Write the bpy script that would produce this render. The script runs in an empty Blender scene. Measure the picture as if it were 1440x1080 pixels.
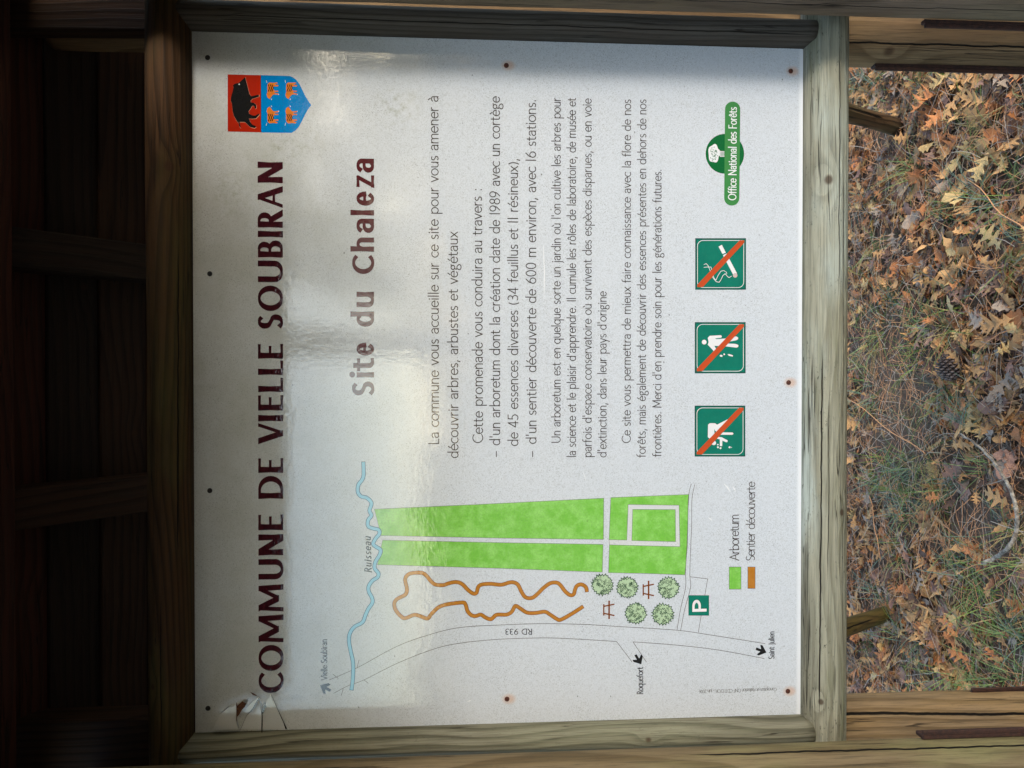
import bpy, bmesh, math, random
from mathutils import Vector, Matrix, noise
from mathutils.geometry import tessellate_polygon

C = bpy.context.scene.collection
PI = math.pi
rad = math.radians

# ------------------------------------------------------------------ camera, light, exposure
SUN_EL, SUN_AZ, SUN_STRENGTH, SUN_ANGLE = 18.5, 34.0, 0.90, 14.0   # azimuth: degrees to the right of the board's normal
SKY_STRENGTH, EXPOSURE = 0.15, 1.56

cam_data = bpy.data.cameras.new('camera')
cam = bpy.data.objects.new('camera', cam_data)
C.objects.link(cam)
bpy.context.scene.camera = cam
cam_data.sensor_width = 36.0
cam_data.lens = 36.0 * 1085 / 1440
cam_data.clip_start = 0.02
cam_data.clip_end = 600
_p, _y, _r, FPX = rad(3.82), rad(-0.674), rad(0.0123), 1085.0
CP = Vector((0.01264, -1.12688, 1.4468))
CF = Vector((math.sin(_y)*math.cos(_p), math.cos(_y)*math.cos(_p), -math.sin(_p)))
_u = Vector((1, 0, 0)); _u = (_u - CF*_u.dot(CF)).normalized()
_v = CF.cross(_u)
CU = _u*math.cos(_r) + _v*math.sin(_r)      # the picture's "up" is the board's right: the phone was held sideways
CR = CF.cross(CU)
cam.matrix_world = Matrix(((CR.x, CU.x, -CF.x, CP.x), (CR.y, CU.y, -CF.y, CP.y), (CR.z, CU.z, -CF.z, CP.z), (0, 0, 0, 1)))

world = bpy.data.worlds.new('World')
bpy.context.scene.world = world
world.use_nodes = True
wn = world.node_tree.nodes; wn.clear()
wo = wn.new('ShaderNodeOutputWorld'); wb = wn.new('ShaderNodeBackground'); ws = wn.new('ShaderNodeTexSky')
ws.sky_type = 'NISHITA'; ws.sun_disc = False
ws.sun_elevation = rad(SUN_EL)
_sa = rad(SUN_AZ)
SUN_DIR = Vector((math.sin(_sa)*math.cos(rad(SUN_EL)), -math.cos(_sa)*math.cos(rad(SUN_EL)), math.sin(rad(SUN_EL))))
ws.sun_rotation = math.atan2(SUN_DIR.x, SUN_DIR.y)
ws.air_density = 1.0; ws.dust_density = 1.0; ws.ozone_density = 1.0
wb.inputs[1].default_value = SKY_STRENGTH
world.node_tree.links.new(ws.outputs[0], wb.inputs[0])
world.node_tree.links.new(wb.outputs[0], wo.inputs[0])

sun_data = bpy.data.lights.new('sun', 'SUN')
sun_data.energy = SUN_STRENGTH; sun_data.angle = rad(SUN_ANGLE); sun_data.color = (1.0, 0.99, 0.97)
sun = bpy.data.objects.new('sun', sun_data); C.objects.link(sun)
sun.rotation_euler = SUN_DIR.to_track_quat('Z', 'Y').to_euler()

vs = bpy.context.scene.view_settings
vs.view_transform = 'Standard'; vs.look = 'None'; vs.exposure = EXPOSURE; vs.gamma = 1.0
vs.use_curve_mapping = False

# ------------------------------------------------------------------ helpers
def ray(px, py): return CF*FPX + CR*(px-720) + CU*(540-py)
def at_y(px, py, y=0.0):            # measuring: where a point of the photograph lies on a plane of the place
    d = ray(px, py); return CP + d*((y-CP.y)/d.y)
def at_z(px, py, z=0.0):
    d = ray(px, py); return CP + d*((z-CP.z)/d.z)

def s2l(c):
    c = c/255.0
    return c/12.92 if c <= 0.04045 else ((c+0.055)/1.055)**2.4
def rgb(r, g, b): return (s2l(r), s2l(g), s2l(b), 1)

def link(name, me, mat=None, parent=None, smooth=False):
    o = bpy.data.objects.new(name, me); C.objects.link(o)
    if mat is not None and len(me.materials) == 0: me.materials.append(mat)
    if parent is not None: o.parent = parent
    if smooth:
        for p in me.polygons: p.use_smooth = True
    return o
def mesh(name, verts, faces):
    me = bpy.data.meshes.new(name); me.from_pydata([tuple(v) for v in verts], [], faces); me.update(); return me
def thing(name, label, cat, loc=(0, 0, 0), group=None):
    o = bpy.data.objects.new(name, None); C.objects.link(o); o.location = loc; o.empty_display_size = 0.1
    tag(o, label, cat, group); return o
def tag(o, label, cat, group=None):
    o['label'] = label; o['category'] = cat
    if group: o['group'] = group
    return o

class NT:
    def __init__(s, name):
        s.m = bpy.data.materials.new(name); s.m.use_nodes = True
        s.t = s.m.node_tree; s.n = s.t.nodes; s.n.clear()
        s.out = s.n.new('ShaderNodeOutputMaterial'); s.b = s.n.new('ShaderNodeBsdfPrincipled')
        s.l(s.b.outputs[0], s.out.inputs[0])
    def l(s, a, b): s.t.links.new(a, b)
    def put(s, sock, v):
        if hasattr(v, 'is_output') or isinstance(v, bpy.types.NodeSocket): s.l(v, sock)
        else: sock.default_value = v
    def math(s, op, a, b=0.0, c=None, clamp=False):
        n = s.n.new('ShaderNodeMath'); n.operation = op; n.use_clamp = clamp
        s.put(n.inputs[0], a); s.put(n.inputs[1], b)
        if c is not None: s.put(n.inputs[2], c)
        return n.outputs[0]
    def mix(s, f, a, b, mode='MIX'):
        n = s.n.new('ShaderNodeMix'); n.data_type = 'RGBA'; n.blend_type = mode
        s.put(n.inputs[0], f); s.put(n.inputs[6], a); s.put(n.inputs[7], b); return n.outputs[2]
    def coord(s, which='Object'): return s.n.new('ShaderNodeTexCoord').outputs[which]
    def mapping(s, v, scale=(1, 1, 1), loc=(0, 0, 0)):
        n = s.n.new('ShaderNodeMapping'); s.l(v, n.inputs[0]); n.inputs[1].default_value = loc; n.inputs[3].default_value = scale
        return n.outputs[0]
    def noise(s, v, scale, detail=3, rough=0.5, dist=0.0):
        n = s.n.new('ShaderNodeTexNoise'); s.l(v, n.inputs['Vector'])
        n.inputs['Scale'].default_value = scale; n.inputs['Detail'].default_value = detail
        n.inputs['Roughness'].default_value = rough; n.inputs['Distortion'].default_value = dist
        return n.outputs[0]
    def ramp(s, f, lo, hi, a=0.0, b=1.0, smooth=True):
        n = s.n.new('ShaderNodeMapRange'); n.interpolation_type = 'SMOOTHSTEP' if smooth else 'LINEAR'
        s.put(n.inputs[0], f); n.inputs[1].default_value = lo; n.inputs[2].default_value = hi
        n.inputs[3].default_value = a; n.inputs[4].default_value = b; return n.outputs[0]
    def xyz(s, v):
        n = s.n.new('ShaderNodeSeparateXYZ'); s.l(v, n.inputs[0]); return n.outputs
    def comb(s, x, y, z):
        n = s.n.new('ShaderNodeCombineXYZ'); s.put(n.inputs[0], x); s.put(n.inputs[1], y); s.put(n.inputs[2], z); return n.outputs[0]
    def vec(s, op, a, b=(0, 0, 0)):
        n = s.n.new('ShaderNodeVectorMath'); n.operation = op; s.put(n.inputs[0], a); s.put(n.inputs[1], b)
        return n.outputs['Value'] if op in ('LENGTH', 'DISTANCE') else n.outputs[0]
    def bump(s, h, dist, strength=1.0, normal=None):
        n = s.n.new('ShaderNodeBump'); n.inputs['Strength'].default_value = strength; n.inputs['Distance'].default_value = dist
        s.l(h, n.inputs['Height'])
        if normal is not None: s.l(normal, n.inputs['Normal'])
        return n.outputs[0]

# ------------------------------------------------------------------ materials
def wood(name, light, dark, knots=(), cracks=(), pith=(0.012, 0.004), pitch=0.0055, stain=None, stain_amt=0.0,
         stain2=None, wob=0.012, seed=0.0, contrast=0.75, rough=0.75, mould=0.25):
    """Turned treated pine: growth rings cut by the surface, knots that bend them, drying cracks, weather stains.
    knots: (x, y, z, size) in the piece's own space (z runs along it); cracks: (angle, drift, z0, z1, halfwidth)"""
    m = NT(name)
    co = m.coord('Object')
    X, Y, Z = m.xyz(co)
    zz = m.comb(0.0, 0.0, m.math('MULTIPLY', Z, 1.0))
    n1 = m.noise(m.mapping(co, (3, 3, 1.6), (seed, 2*seed, 3)), 1.0, 2, 0.5)
    n2 = m.noise(m.mapping(co, (3, 3, 1.3), (seed+9, 5, seed)), 1.0, 2, 0.5)
    n3 = m.noise(m.mapping(co, (16, 16, 3.0), (seed, 7, 1)), 1.0, 3, 0.55)
    px = m.math('ADD', X, m.math('MULTIPLY_ADD', n1, wob*4, pith[0]-wob*2))
    py = m.math('ADD', Y, m.math('MULTIPLY_ADD', n2, wob*4, pith[1]-wob*2))
    r = m.math('SQRT', m.math('ADD', m.math('MULTIPLY', px, px), m.math('MULTIPLY', py, py)))
    r = m.math('ADD', r, m.math('MULTIPLY', n3, 0.006))
    kdark = None
    for (kx, ky, kz, ks) in knots:
        d = m.vec('LENGTH', m.vec('MULTIPLY', m.vec('SUBTRACT', co, (kx, ky, kz)), (1/ks, 1/ks, 0.55/ks)))
        e = m.math('POWER', 2.718, m.math('MULTIPLY', m.math('MULTIPLY', d, d), -0.33))
        r = m.math('ADD', r, m.math('MULTIPLY', e, ks*0.9))
        d2 = m.vec('LENGTH', m.vec('MULTIPLY', m.vec('SUBTRACT', co, (kx, ky, kz)), (1/ks, 1/ks, 0.85/ks)))
        k = m.ramp(m.math('ADD', d2, m.math('MULTIPLY', n3, 0.4)), 0.55, 1.05, 1.0, 0.0)
        kdark = k if kdark is None else m.math('MAXIMUM', kdark, k)
    ring = m.math('FRACT', m.math('DIVIDE', r, pitch))
    late = m.math('MULTIPLY', m.ramp(ring, 0.35, 0.85), m.ramp(ring, 0.90, 1.0, 1.0, 0.0))
    fine = m.noise(m.mapping(co, (520, 520, 14)), 1.0, 4, 0.7)
    fib = m.noise(m.mapping(co, (140, 140, 3.5), (seed, 0, 0)), 1.0, 3, 0.6)
    blotch = m.noise(m.mapping(co, (16, 16, 6), (0, seed, 0)), 1.0, 4, 0.6)
    base = m.mix(m.math('MULTIPLY', late, contrast), light, dark)
    base = m.mix(m.ramp(fib, 0.40, 0.75, 0, 0.45), base, dark)
    grey = m.noise(m.mapping(co, (9, 9, 2.2), (seed+4, 0, 0)), 1.0, 4, 0.6)
    if stain is not None:
        base = m.mix(m.ramp(m.math('ADD', grey, m.math('MULTIPLY_ADD', blotch, 0.25, -0.12)), 0.42, 0.66, 0, stain_amt), base, stain)
    if stain2 is not None:
        s2 = m.noise(m.mapping(co, (26, 26, 2.4), (seed+14, 3, 0)), 1.0, 4, 0.6)
        base = m.mix(m.ramp(s2, 0.52, 0.70, 0, 0.7), base, stain2)
    md = m.noise(m.mapping(co, (260, 260, 110)), 1.0, 4, 0.7)
    mdz = m.noise(m.mapping(co, (22, 22, 9), (3, seed, 2)), 1.0, 3, 0.6)
    base = m.mix(m.math('MULTIPLY', m.ramp(md, 0.56, 0.70), m.ramp(mdz, 0.42, 0.62, 0, mould)), base, (0.02, 0.022, 0.016, 1))
    base = m.mix(m.ramp(fine, 0.42, 0.72, 0.0, 0.5), base, (0.035, 0.03, 0.022, 1))
    if kdark is not None: base = m.mix(m.math('MULTIPLY', kdark, 0.8), base, (0.06, 0.028, 0.014, 1))
    ck = m.noise(m.mapping(co, (120, 120, 3.2), (seed, 4, 2)), 1.0, 2, 0.5)
    ckm = m.ramp(m.noise(m.mapping(co, (30, 30, 5), (9, seed, 1)), 1.0, 2), 0.50, 0.60)
    chk = m.math('MULTIPLY', m.ramp(m.math('ABSOLUTE', m.math('SUBTRACT', ck, 0.5)), 0.004, 0.016, 1, 0), ckm)
    base = m.mix(m.math('MULTIPLY', chk, 0.8), base, (0.02, 0.015, 0.01, 1))
    crack = None
    th = m.math('ARCTAN2', Y, X)
    for (a, drift, z0, z1, w) in cracks:
        wv = m.noise(m.mapping(co, (0, 0, 14), (0, seed+a, 0)), 1.0, 3, 0.6)
        c = m.math('ADD', m.math('MULTIPLY_ADD', Z, drift, a), m.math('MULTIPLY_ADD', wv, 0.16, -0.08))
        d = m.math('ABSOLUTE', m.math('SUBTRACT', th, c))
        hw = m.math('MULTIPLY', m.math('MULTIPLY', m.ramp(Z, z0, z0+0.06), m.ramp(Z, z1-0.06, z1, 1, 0)), w)
        k = m.math('SUBTRACT', 1.0, m.math('DIVIDE', d, m.math('MAXIMUM', hw, 1e-4)), clamp=True)
        k = m.ramp(k, 0.0, 0.45)
        crack = k if crack is None else m.math('MAXIMUM', crack, k)
    hgt = m.math('ADD', m.math('MULTIPLY', late, 0.35), m.math('ADD', m.math('MULTIPLY', fib, 0.5), m.math('MULTIPLY', fine, 0.6)))
    hgt = m.math('SUBTRACT', hgt, m.math('MULTIPLY', chk, 1.2))
    if crack is not None:
        base = m.mix(crack, base, (0.008, 0.006, 0.004, 1))
        hgt = m.math('SUBTRACT', hgt, m.math('MULTIPLY', crack, 3.0))
    m.l(base, m.b.inputs['Base Color'])
    m.b.inputs['Roughness'].default_value = rough
    m.b.inputs['Specular IOR Level'].default_value = 0.18
    m.l(m.bump(hgt, 0.0016, 1.0), m.b.inputs['Normal'])
    return m.m

LAM = 'lam'
def laminate_finish(m, co):
    """the glossy, slightly wrinkled film that covers sheet and print alike"""
    X, Y, Z = m.xyz(co)
    w1 = m.noise(m.mapping(co, (1, 1, 1)), 130, 3, 0.6, 0.6)
    w2 = m.noise(m.mapping(co, (1, 1, 1), (4, 0, 2)), 260, 2, 0.5)
    w3 = m.noise(m.mapping(co, (1, 1, 1), (1, 0, 7)), 7, 2, 0.5)
    h = m.math('ADD', m.math('MULTIPLY', w1, 0.6), m.math('ADD', m.math('MULTIPLY', w2, 0.16), m.math('MULTIPLY', w3, 3.0)))
    m.b.inputs['Roughness'].default_value = 0.6
    m.b.inputs['Specular IOR Level'].default_value = 0.0
    m.b.inputs['Coat Weight'].default_value = 1.0
    m.b.inputs['Coat IOR'].default_value = 1.80
    m.l(m.ramp(w3, 0.3, 0.7, 0.03, 0.06), m.b.inputs['Coat Roughness'])
    m.l(m.bump(h, 0.00024, 0.7), m.b.inputs['Coat Normal'])

def speckle(m, co, base, amt=1.0):
    v1 = m.noise(m.mapping(co, (420, 1, 900)), 1.0, 2, 0.7)
    v2 = m.noise(m.mapping(co, (900, 1, 420), (7, 0, 3)), 1.0, 2, 0.7)
    big = m.noise(co, 14, 4, 0.65)
    sp = m.ramp(m.math('MAXIMUM', v1, v2), 0.58, 0.70, 0, 1)
    sp = m.math('MULTIPLY', sp, m.ramp(big, 0.35, 0.65, 0.4, 0.95))
    base = m.mix(m.math('MULTIPLY', sp, amt), base, (0.16, 0.16, 0.145, 1))
    vo = m.n.new('ShaderNodeTexVoronoi'); m.l(m.mapping(co, (1, 1, 1.6)), vo.inputs['Vector']); vo.inputs['Scale'].default_value = 26
    rr = m.n.new('ShaderNodeSeparateColor'); m.l(vo.outputs['Color'], rr.inputs[0])
    keep = m.math('GREATER_THAN', rr.outputs[0], 0.62)
    dot = m.ramp(m.math('ADD', vo.outputs['Distance'], m.math('MULTIPLY', m.noise(co, 300, 2), 0.05)), 0.045, 0.075, 1, 0)
    base = m.mix(m.math('MULTIPLY', m.math('MULTIPLY', keep, dot), 0.7*amt), base, (0.05, 0.055, 0.035, 1))
    return base

SCREWS = [(292, 81, 0), (295, 385, 0), (295, 690, 0), (292.5, 996, 0), (712, 92, 1), (713, 983, 1), (1112, 100, 1), (1109, 538, 1), (1108, 972, 1)]

def sheet_material():
    m = NT('white_laminate_sheet')
    co = m.coord('Object')
    X, Y, Z = m.xyz(co)
    base = (0.655, 0.68, 0.705, 1)
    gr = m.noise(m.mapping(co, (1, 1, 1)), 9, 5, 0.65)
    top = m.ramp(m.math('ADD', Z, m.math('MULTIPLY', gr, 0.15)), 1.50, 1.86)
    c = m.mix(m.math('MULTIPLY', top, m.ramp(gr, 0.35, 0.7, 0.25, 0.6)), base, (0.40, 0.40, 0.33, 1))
    mott = m.noise(co, 380, 4, 0.75)
    c = m.mix(m.ramp(mott, 0.45, 0.68, 0.0, 0.30), c, (0.36, 0.36, 0.34, 1))
    mo2 = m.noise(m.mapping(co, (1, 1, 1), (2, 0, 5)), 130, 5, 0.8)
    c = m.mix(m.ramp(mo2, 0.48, 0.72, 0.0, 0.28), c, (0.33, 0.33, 0.31, 1))
    c = speckle(m, co, c, 1.0)
    # green-brown algae patches near the right of the title
    for (px, py, s) in ((325, 270, 0.05), (395, 215, 0.04), (560, 150, 0.05), (430, 200, 0.03)):
        p = at_y(px, py)
        d = m.vec('LENGTH', m.vec('SUBTRACT', co, (p.x, 0, p.z)))
        k = m.math('MULTIPLY', m.ramp(d, 0.0, s, 1, 0), m.ramp(m.noise(co, 90, 4, 0.7), 0.45, 0.70, 0, 0.5))
        c = m.mix(k, c, (0.26, 0.26, 0.15, 1))
    for (px, py, k) in SCREWS:
        if not k: continue
        p = at_y(px, py)
        d = m.vec('LENGTH', m.vec('MULTIPLY', m.vec('SUBTRACT', co, (p.x, 0, p.z-0.003)), (1, 0, 0.75)))
        c = m.mix(m.ramp(d, 0.003, 0.010, 0.55, 0), c, (0.62, 0.33, 0.17, 1))
    ed = m.math('SUBTRACT', Z, 0.9355)
    c = m.mix(m.ramp(ed, 0.003, 0.009, 0.8, 0), c, (0.80, 0.80, 0.80, 1))
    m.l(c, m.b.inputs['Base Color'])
    laminate_finish(m, co)
    return m.m

_pm = {}
def print_mat(name, col, col2=None, mott=0.0, spk=0.5):
    if name in _pm: return _pm[name]
    m = NT(name); co = m.coord('Object')
    c = col
    if col2 is not None:
        n = m.noise(co, 38, 5, 0.7)
        c = m.mix(m.ramp(n, 0.36, 0.66), col, col2)
        n = m.noise(co, 420, 3, 0.7)
        c = m.mix(m.ramp(n, 0.4, 0.7, 0, mott), c, (0.12, 0.3, 0.05, 1))
    c = speckle(m, co, c if not isinstance(c, tuple) else m.mix(0.0, c, c), spk) if spk > 0 else c
    if isinstance(c, tuple): m.b.inputs['Base Color'].default_value = c
    else: m.l(c, m.b.inputs['Base Color'])
    laminate_finish(m, co)
    _pm[name] = m.m
    return m.m

def plain(name, col, rough=0.7, metal=0.0, col2=None, scale=60, bump=0.0):
    m = NT(name); co = m.coord('Object')
    if col2 is not None:
        n = m.noise(co, scale, 5, 0.7)
        m.l(m.mix(m.ramp(n, 0.35, 0.65), col, col2), m.b.inputs['Base Color'])
        if bump: m.l(m.bump(n, bump, 0.8), m.b.inputs['Normal'])
    else: m.b.inputs['Base Color'].default_value = col
    m.b.inputs['Roughness'].default_value = rough; m.b.inputs['Metallic'].default_value = metal
    return m.m

# ------------------------------------------------------------------ the ground
def gh(x, y):
    return 0.035*noise.noise(Vector((x*0.8, y*0.8, 0.3))) + 0.018*noise.noise(Vector((x*2.6, y*2.6, 4.0)))
def clump(x, y, s=1.7, o=0.0): return noise.noise(Vector((x*s+o, y*s-o, 1.5)))

def soil_material():
    m = NT('forest_soil'); co = m.coord('Object')
    n = m.noise(co, 9, 6, 0.7); n2 = m.noise(m.mapping(co, (1, 1, 1)), 70, 5, 0.75)
    n3 = m.noise(m.mapping(co, (260, 40, 40)), 1.0, 3, 0.7)
    c = m.mix(m.ramp(n, 0.35, 0.65), (0.12, 0.08, 0.055, 1), (0.22, 0.155, 0.10, 1))
    c = m.mix(m.ramp(n2, 0.45, 0.7, 0, 0.7), c, (0.16, 0.10, 0.055, 1))
    c = m.mix(m.ramp(n3, 0.5, 0.7, 0, 0.5), c, (0.05, 0.06, 0.025, 1))
    m.l(c, m.b.inputs['Base Color']); m.b.inputs['Roughness'].default_value = 0.95
    m.l(m.bump(m.math('ADD', n2, n3), 0.01, 0.8), m.b.inputs['Normal'])
    return m.m

def build_ground():
    xs = [-300, -120, -50, -20, -10, -6] + [-4+0.1*i for i in range(81)] + [6, 10, 20, 50, 120, 300]
    ys = [-300, -120, -50, -20, -10, -6] + [-4+0.1*i for i in range(91)] + [8, 12, 20, 50, 120, 300]
    v = [(x, y, gh(x, y)) for y in ys for x in xs]
    w = len(xs)
    f = [(j*w+i, j*w+i+1, (j+1)*w+i+1, (j+1)*w+i) for j in range(len(ys)-1) for i in range(w-1)]
    o = link('ground', mesh('ground', v, f), soil_material(), smooth=True); o['kind'] = 'structure'
build_ground()

# ------------------------------------------------------------------ timber shelter
shelter = thing('timber_shelter', 'treated timber notice shelter with round posts and dark plank roof framing the white board', 'shelter')

def log(name, p0, p1, r, mat, rough=0.02, parent=shelter, seed=0, segs=40, rings=60, flat=None, bulge=()):
    """a turned log from p0 to p1. r = (radius across X or Z, radius across Y). its mesh space: z along the log, origin at p0"""
    p0, p1 = Vector(p0), Vector(p1)
    ax = (p1-p0); L = ax.length; ax.normalize()
    side = Vector((1, 0, 0)) if abs(ax.x) < 0.8 else Vector((0, 0, 1))
    side = (side-ax*side.dot(ax)).normalized()
    dep = ax.cross(side)
    ra, rb = r
    v = []; f = []
    for j in range(rings+1):
        z = L*j/rings
        for i in range(segs):
            t = 2*PI*i/segs
            k = 1+rough*noise.noise(Vector((math.cos(t)*1.2+seed*7.1, math.sin(t)*1.2, z*3.0)))+rough*0.4*noise.noise(Vector((math.cos(t)*4+seed, math.sin(t)*4, z*12)))
            x, y = ra*k*math.cos(t), rb*k*math.sin(t)
            if flat is not None: y = max(-flat, min(flat, y))
            v.append((x, y, z))
    for j in range(rings):
        for i in range(segs):
            a = j*segs+i; b = j*segs+(i+1) % segs
            f.append((a, b, b+segs, a+segs))
    f.append(tuple(range(segs-1, -1, -1))); f.append(tuple(rings*segs+i for i in range(segs)))
    me = mesh(name, v, f)
    for p in me.polygons: p.use_smooth = len(p.vertices) == 4
    o = link(name, me, mat, parent)
    o.matrix_world = Matrix(((side.x, dep.x, ax.x, p0.x), (side.y, dep.y, ax.y, p0.y), (side.z, dep.z, ax.z, p0.z), (0, 0, 0, 1)))
    return o

def board(name, size, mat, mtx, parent=shelter, bev=0.002, seed=0, sag=0.0):
    """sawn board: size = (width x, thickness y, length z), origin at its start, grain along z"""
    w, t, L = size
    bm = bmesh.new()
    n = max(2, int(L/0.08))
    prof = [(-w/2+bev, -t/2), (w/2-bev, -t/2), (w/2, -t/2+bev), (w/2, t/2-bev), (w/2-bev, t/2), (-w/2+bev, t/2), (-w/2, t/2-bev), (-w/2, -t/2+bev)]
    rings = []
    for j in range(n+1):
        z = L*j/n
        dx = 0.0015*noise.noise(Vector((seed*3.1, z*4, 0))); dy = 0.0015*noise.noise(Vector((seed*3.1, z*3, 5)))
        rings.append([bm.verts.new((x+dx, y+dy, z)) for x, y in prof])
    for j in range(n):
        for i in range(8):
            a, b = rings[j][i], rings[j][(i+1) % 8]
            bm.faces.new((a, b, rings[j+1][(i+1) % 8], rings[j+1][i]))
    bm.faces.new(list(reversed(rings[0]))); bm.faces.new(rings[-1])
    bmesh.ops.recalc_face_normals(bm, faces=bm.faces)
    me = bpy.data.meshes.new(name); bm.to_mesh(me); bm.free()
    o = link(name, me, mat, parent); o.matrix_world = mtx
    return o
def frame_from(p0, zdir, xdir):
    z = Vector(zdir).normalized(); x = Vector(xdir); x = (x-z*x.dot(z)).normalized(); y = z.cross(x)
    return Matrix(((x.x, y.x, z.x, p0[0]), (x.y, y.y, z.y, p0[1]), (x.z, y.z, z.z, p0[2]), (0, 0, 0, 1)))

_GREY_L, _GREY_D = rgb(150, 150, 122), rgb(92, 92, 70)
WARM_L, WARM_D = rgb(176, 140, 96), rgb(112, 82, 50)

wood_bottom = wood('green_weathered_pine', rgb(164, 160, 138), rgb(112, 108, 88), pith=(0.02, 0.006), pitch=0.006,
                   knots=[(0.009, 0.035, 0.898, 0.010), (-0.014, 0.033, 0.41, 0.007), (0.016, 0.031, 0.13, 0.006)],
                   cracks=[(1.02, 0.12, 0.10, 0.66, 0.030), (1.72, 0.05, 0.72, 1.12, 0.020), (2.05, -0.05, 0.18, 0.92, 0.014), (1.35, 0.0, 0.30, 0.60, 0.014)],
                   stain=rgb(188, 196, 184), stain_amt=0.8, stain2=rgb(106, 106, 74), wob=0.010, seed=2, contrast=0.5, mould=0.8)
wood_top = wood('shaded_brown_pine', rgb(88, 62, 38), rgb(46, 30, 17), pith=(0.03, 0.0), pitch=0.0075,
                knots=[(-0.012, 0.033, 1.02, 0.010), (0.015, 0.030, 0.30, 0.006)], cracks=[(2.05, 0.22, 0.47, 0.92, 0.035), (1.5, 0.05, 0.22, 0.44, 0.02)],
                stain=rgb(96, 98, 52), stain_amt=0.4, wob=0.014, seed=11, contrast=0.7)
wood_side_a = wood('grey_weathered_pine', rgb(96, 90, 82), rgb(54, 49, 43), pith=(0.03, 0.01), pitch=0.007,
                   cracks=[(-1.9, 0.05, 0.0, 0.9, 0.02)], stain=rgb(76, 62, 50), stain_amt=0.6, wob=0.008, seed=23, contrast=0.6)
wood_side_b = wood('green_striped_pine', rgb(138, 134, 114), rgb(86, 83, 66), pith=(0.02, 0.02), pitch=0.0075,
                   knots=[(0.004, -0.036, 0.25, 0.007)], cracks=[(-2.2, -0.03, 0.3, 0.8, 0.012)],
                   stain=rgb(142, 142, 116), stain_amt=0.5, wob=0.012, seed=31, contrast=0.85)
wood_front_l = wood('yellow_post_pine', rgb(130, 112, 84), rgb(92, 76, 52), pith=(0.03, 0.02), pitch=0.013,
                    knots=[(0.036, -0.040, 0.76, 0.008), (0.040, -0.033, 1.42, 0.012)], cracks=[(-0.35, 0.12, 0.3, 0.85, 0.03), (-0.95, 0.05, 1.0, 1.6, 0.012)],
                    stain=rgb(140, 136, 92), stain_amt=0.6, wob=0.02, seed=44, contrast=0.7)
wood_front_r = wood('brown_post_pine', rgb(122, 104, 88), rgb(84, 70, 56), pith=(0.025, 0.01), pitch=0.011,
                    cracks=[(3.4-2*PI, 0.05, 0.3, 1.2, 0.01)], stain=rgb(122, 108, 82), stain_amt=0.6, wob=0.012, seed=52, contrast=0.5)
wood_rear_l = wood('honey_post_pine', rgb(146, 122, 92), rgb(100, 80, 54), pith=(0.02, 0.02), pitch=0.010,
                   knots=[(0.04, -0.03, 0.60, 0.010)], cracks=[(-1.0, 0.55, 0.2, 0.90, 0.05)], stain=rgb(160, 128, 80), stain_amt=0.5, wob=0.02, seed=61, contrast=0.7)
wood_rear_r = wood('two_tone_post_pine', rgb(142, 116, 84), rgb(92, 70, 46), pith=(0.02, 0.0), pitch=0.011,
                   knots=[(-0.045, -0.03, 0.47, 0.013)], cracks=[(-2.35, 0.05, 0.1, 0.95, 0.035)], stain=rgb(122, 96, 70), stain_amt=0.7, wob=0.015, seed=72, contrast=0.55)
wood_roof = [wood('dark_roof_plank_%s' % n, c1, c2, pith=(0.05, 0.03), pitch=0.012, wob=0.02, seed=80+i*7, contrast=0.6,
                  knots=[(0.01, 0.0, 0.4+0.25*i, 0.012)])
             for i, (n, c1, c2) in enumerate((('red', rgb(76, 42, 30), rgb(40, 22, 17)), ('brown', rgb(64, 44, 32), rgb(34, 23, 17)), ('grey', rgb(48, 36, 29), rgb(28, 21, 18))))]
wood_brace = wood('old_split_brace_wood', rgb(98, 74, 52), rgb(50, 34, 22), pith=(0.01, 0.0), pitch=0.008, cracks=[(-1.5, 0.0, 0.3, 1.5, 0.16), (-2.4, 0.1, 0.5, 1.4, 0.06)],
                  stain=rgb(84, 78, 54), stain_amt=0.5, wob=0.012, seed=91, contrast=0.9)
wood_brace2 = wood('mossy_brace_wood', rgb(100, 80, 46), rgb(54, 40, 22), pith=(0.01, 0.0), pitch=0.009, cracks=[(-1.2, 0.2, 0.3, 1.5, 0.10)],
                   stain=rgb(96, 88, 36), stain_amt=0.6, wob=0.014, seed=97, contrast=0.9)
rust = plain('rusty_dark_steel', (0.030, 0.014, 0.010, 1), 0.8, 0.2, (0.065, 0.026, 0.016, 1), 120, 0.0006)

# frame rails
log('bottom_rail', (-0.60, 0.005, 0.900), (0.60, 0.005, 0.901), (0.0335, 0.036), wood_bottom, 0.03, seed=3, rings=80)
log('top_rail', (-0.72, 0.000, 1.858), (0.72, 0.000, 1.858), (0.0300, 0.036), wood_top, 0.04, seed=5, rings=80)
log('side_rail', (0.5205, 0.005, 0.925), (0.5215, 0.005, 1.842), (0.0205, 0.033), wood_side_a, 0.03, seed=8)
log('side_rail', (-0.5205, 0.005, 0.925), (-0.5205, 0.005, 1.842), (0.0205, 0.034), wood_side_b, 0.03, seed=9)
# posts
log('post', (0.5705, -0.082, 0.30), (0.5665, -0.082, 2.235), (0.054, 0.044), wood_front_r, 0.03, seed=14, rings=90)
log('post', (-0.5570, -0.082, 0.30), (-0.5640, -0.082, 2.235), (0.054, 0.044), wood_front_l, 0.03, seed=15, rings=90)
log('post', (0.5690, 0.085, 0.30), (0.5590, 0.085, 2.06), (0.0545, 0.044), wood_rear_r, 0.03, seed=16, rings=90)
log('post', (-0.5650, 0.085, 0.30), (-0.5570, 0.085, 1.858), (0.0545, 0.044), wood_rear_l, 0.03, seed=17, rings=90)
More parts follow.
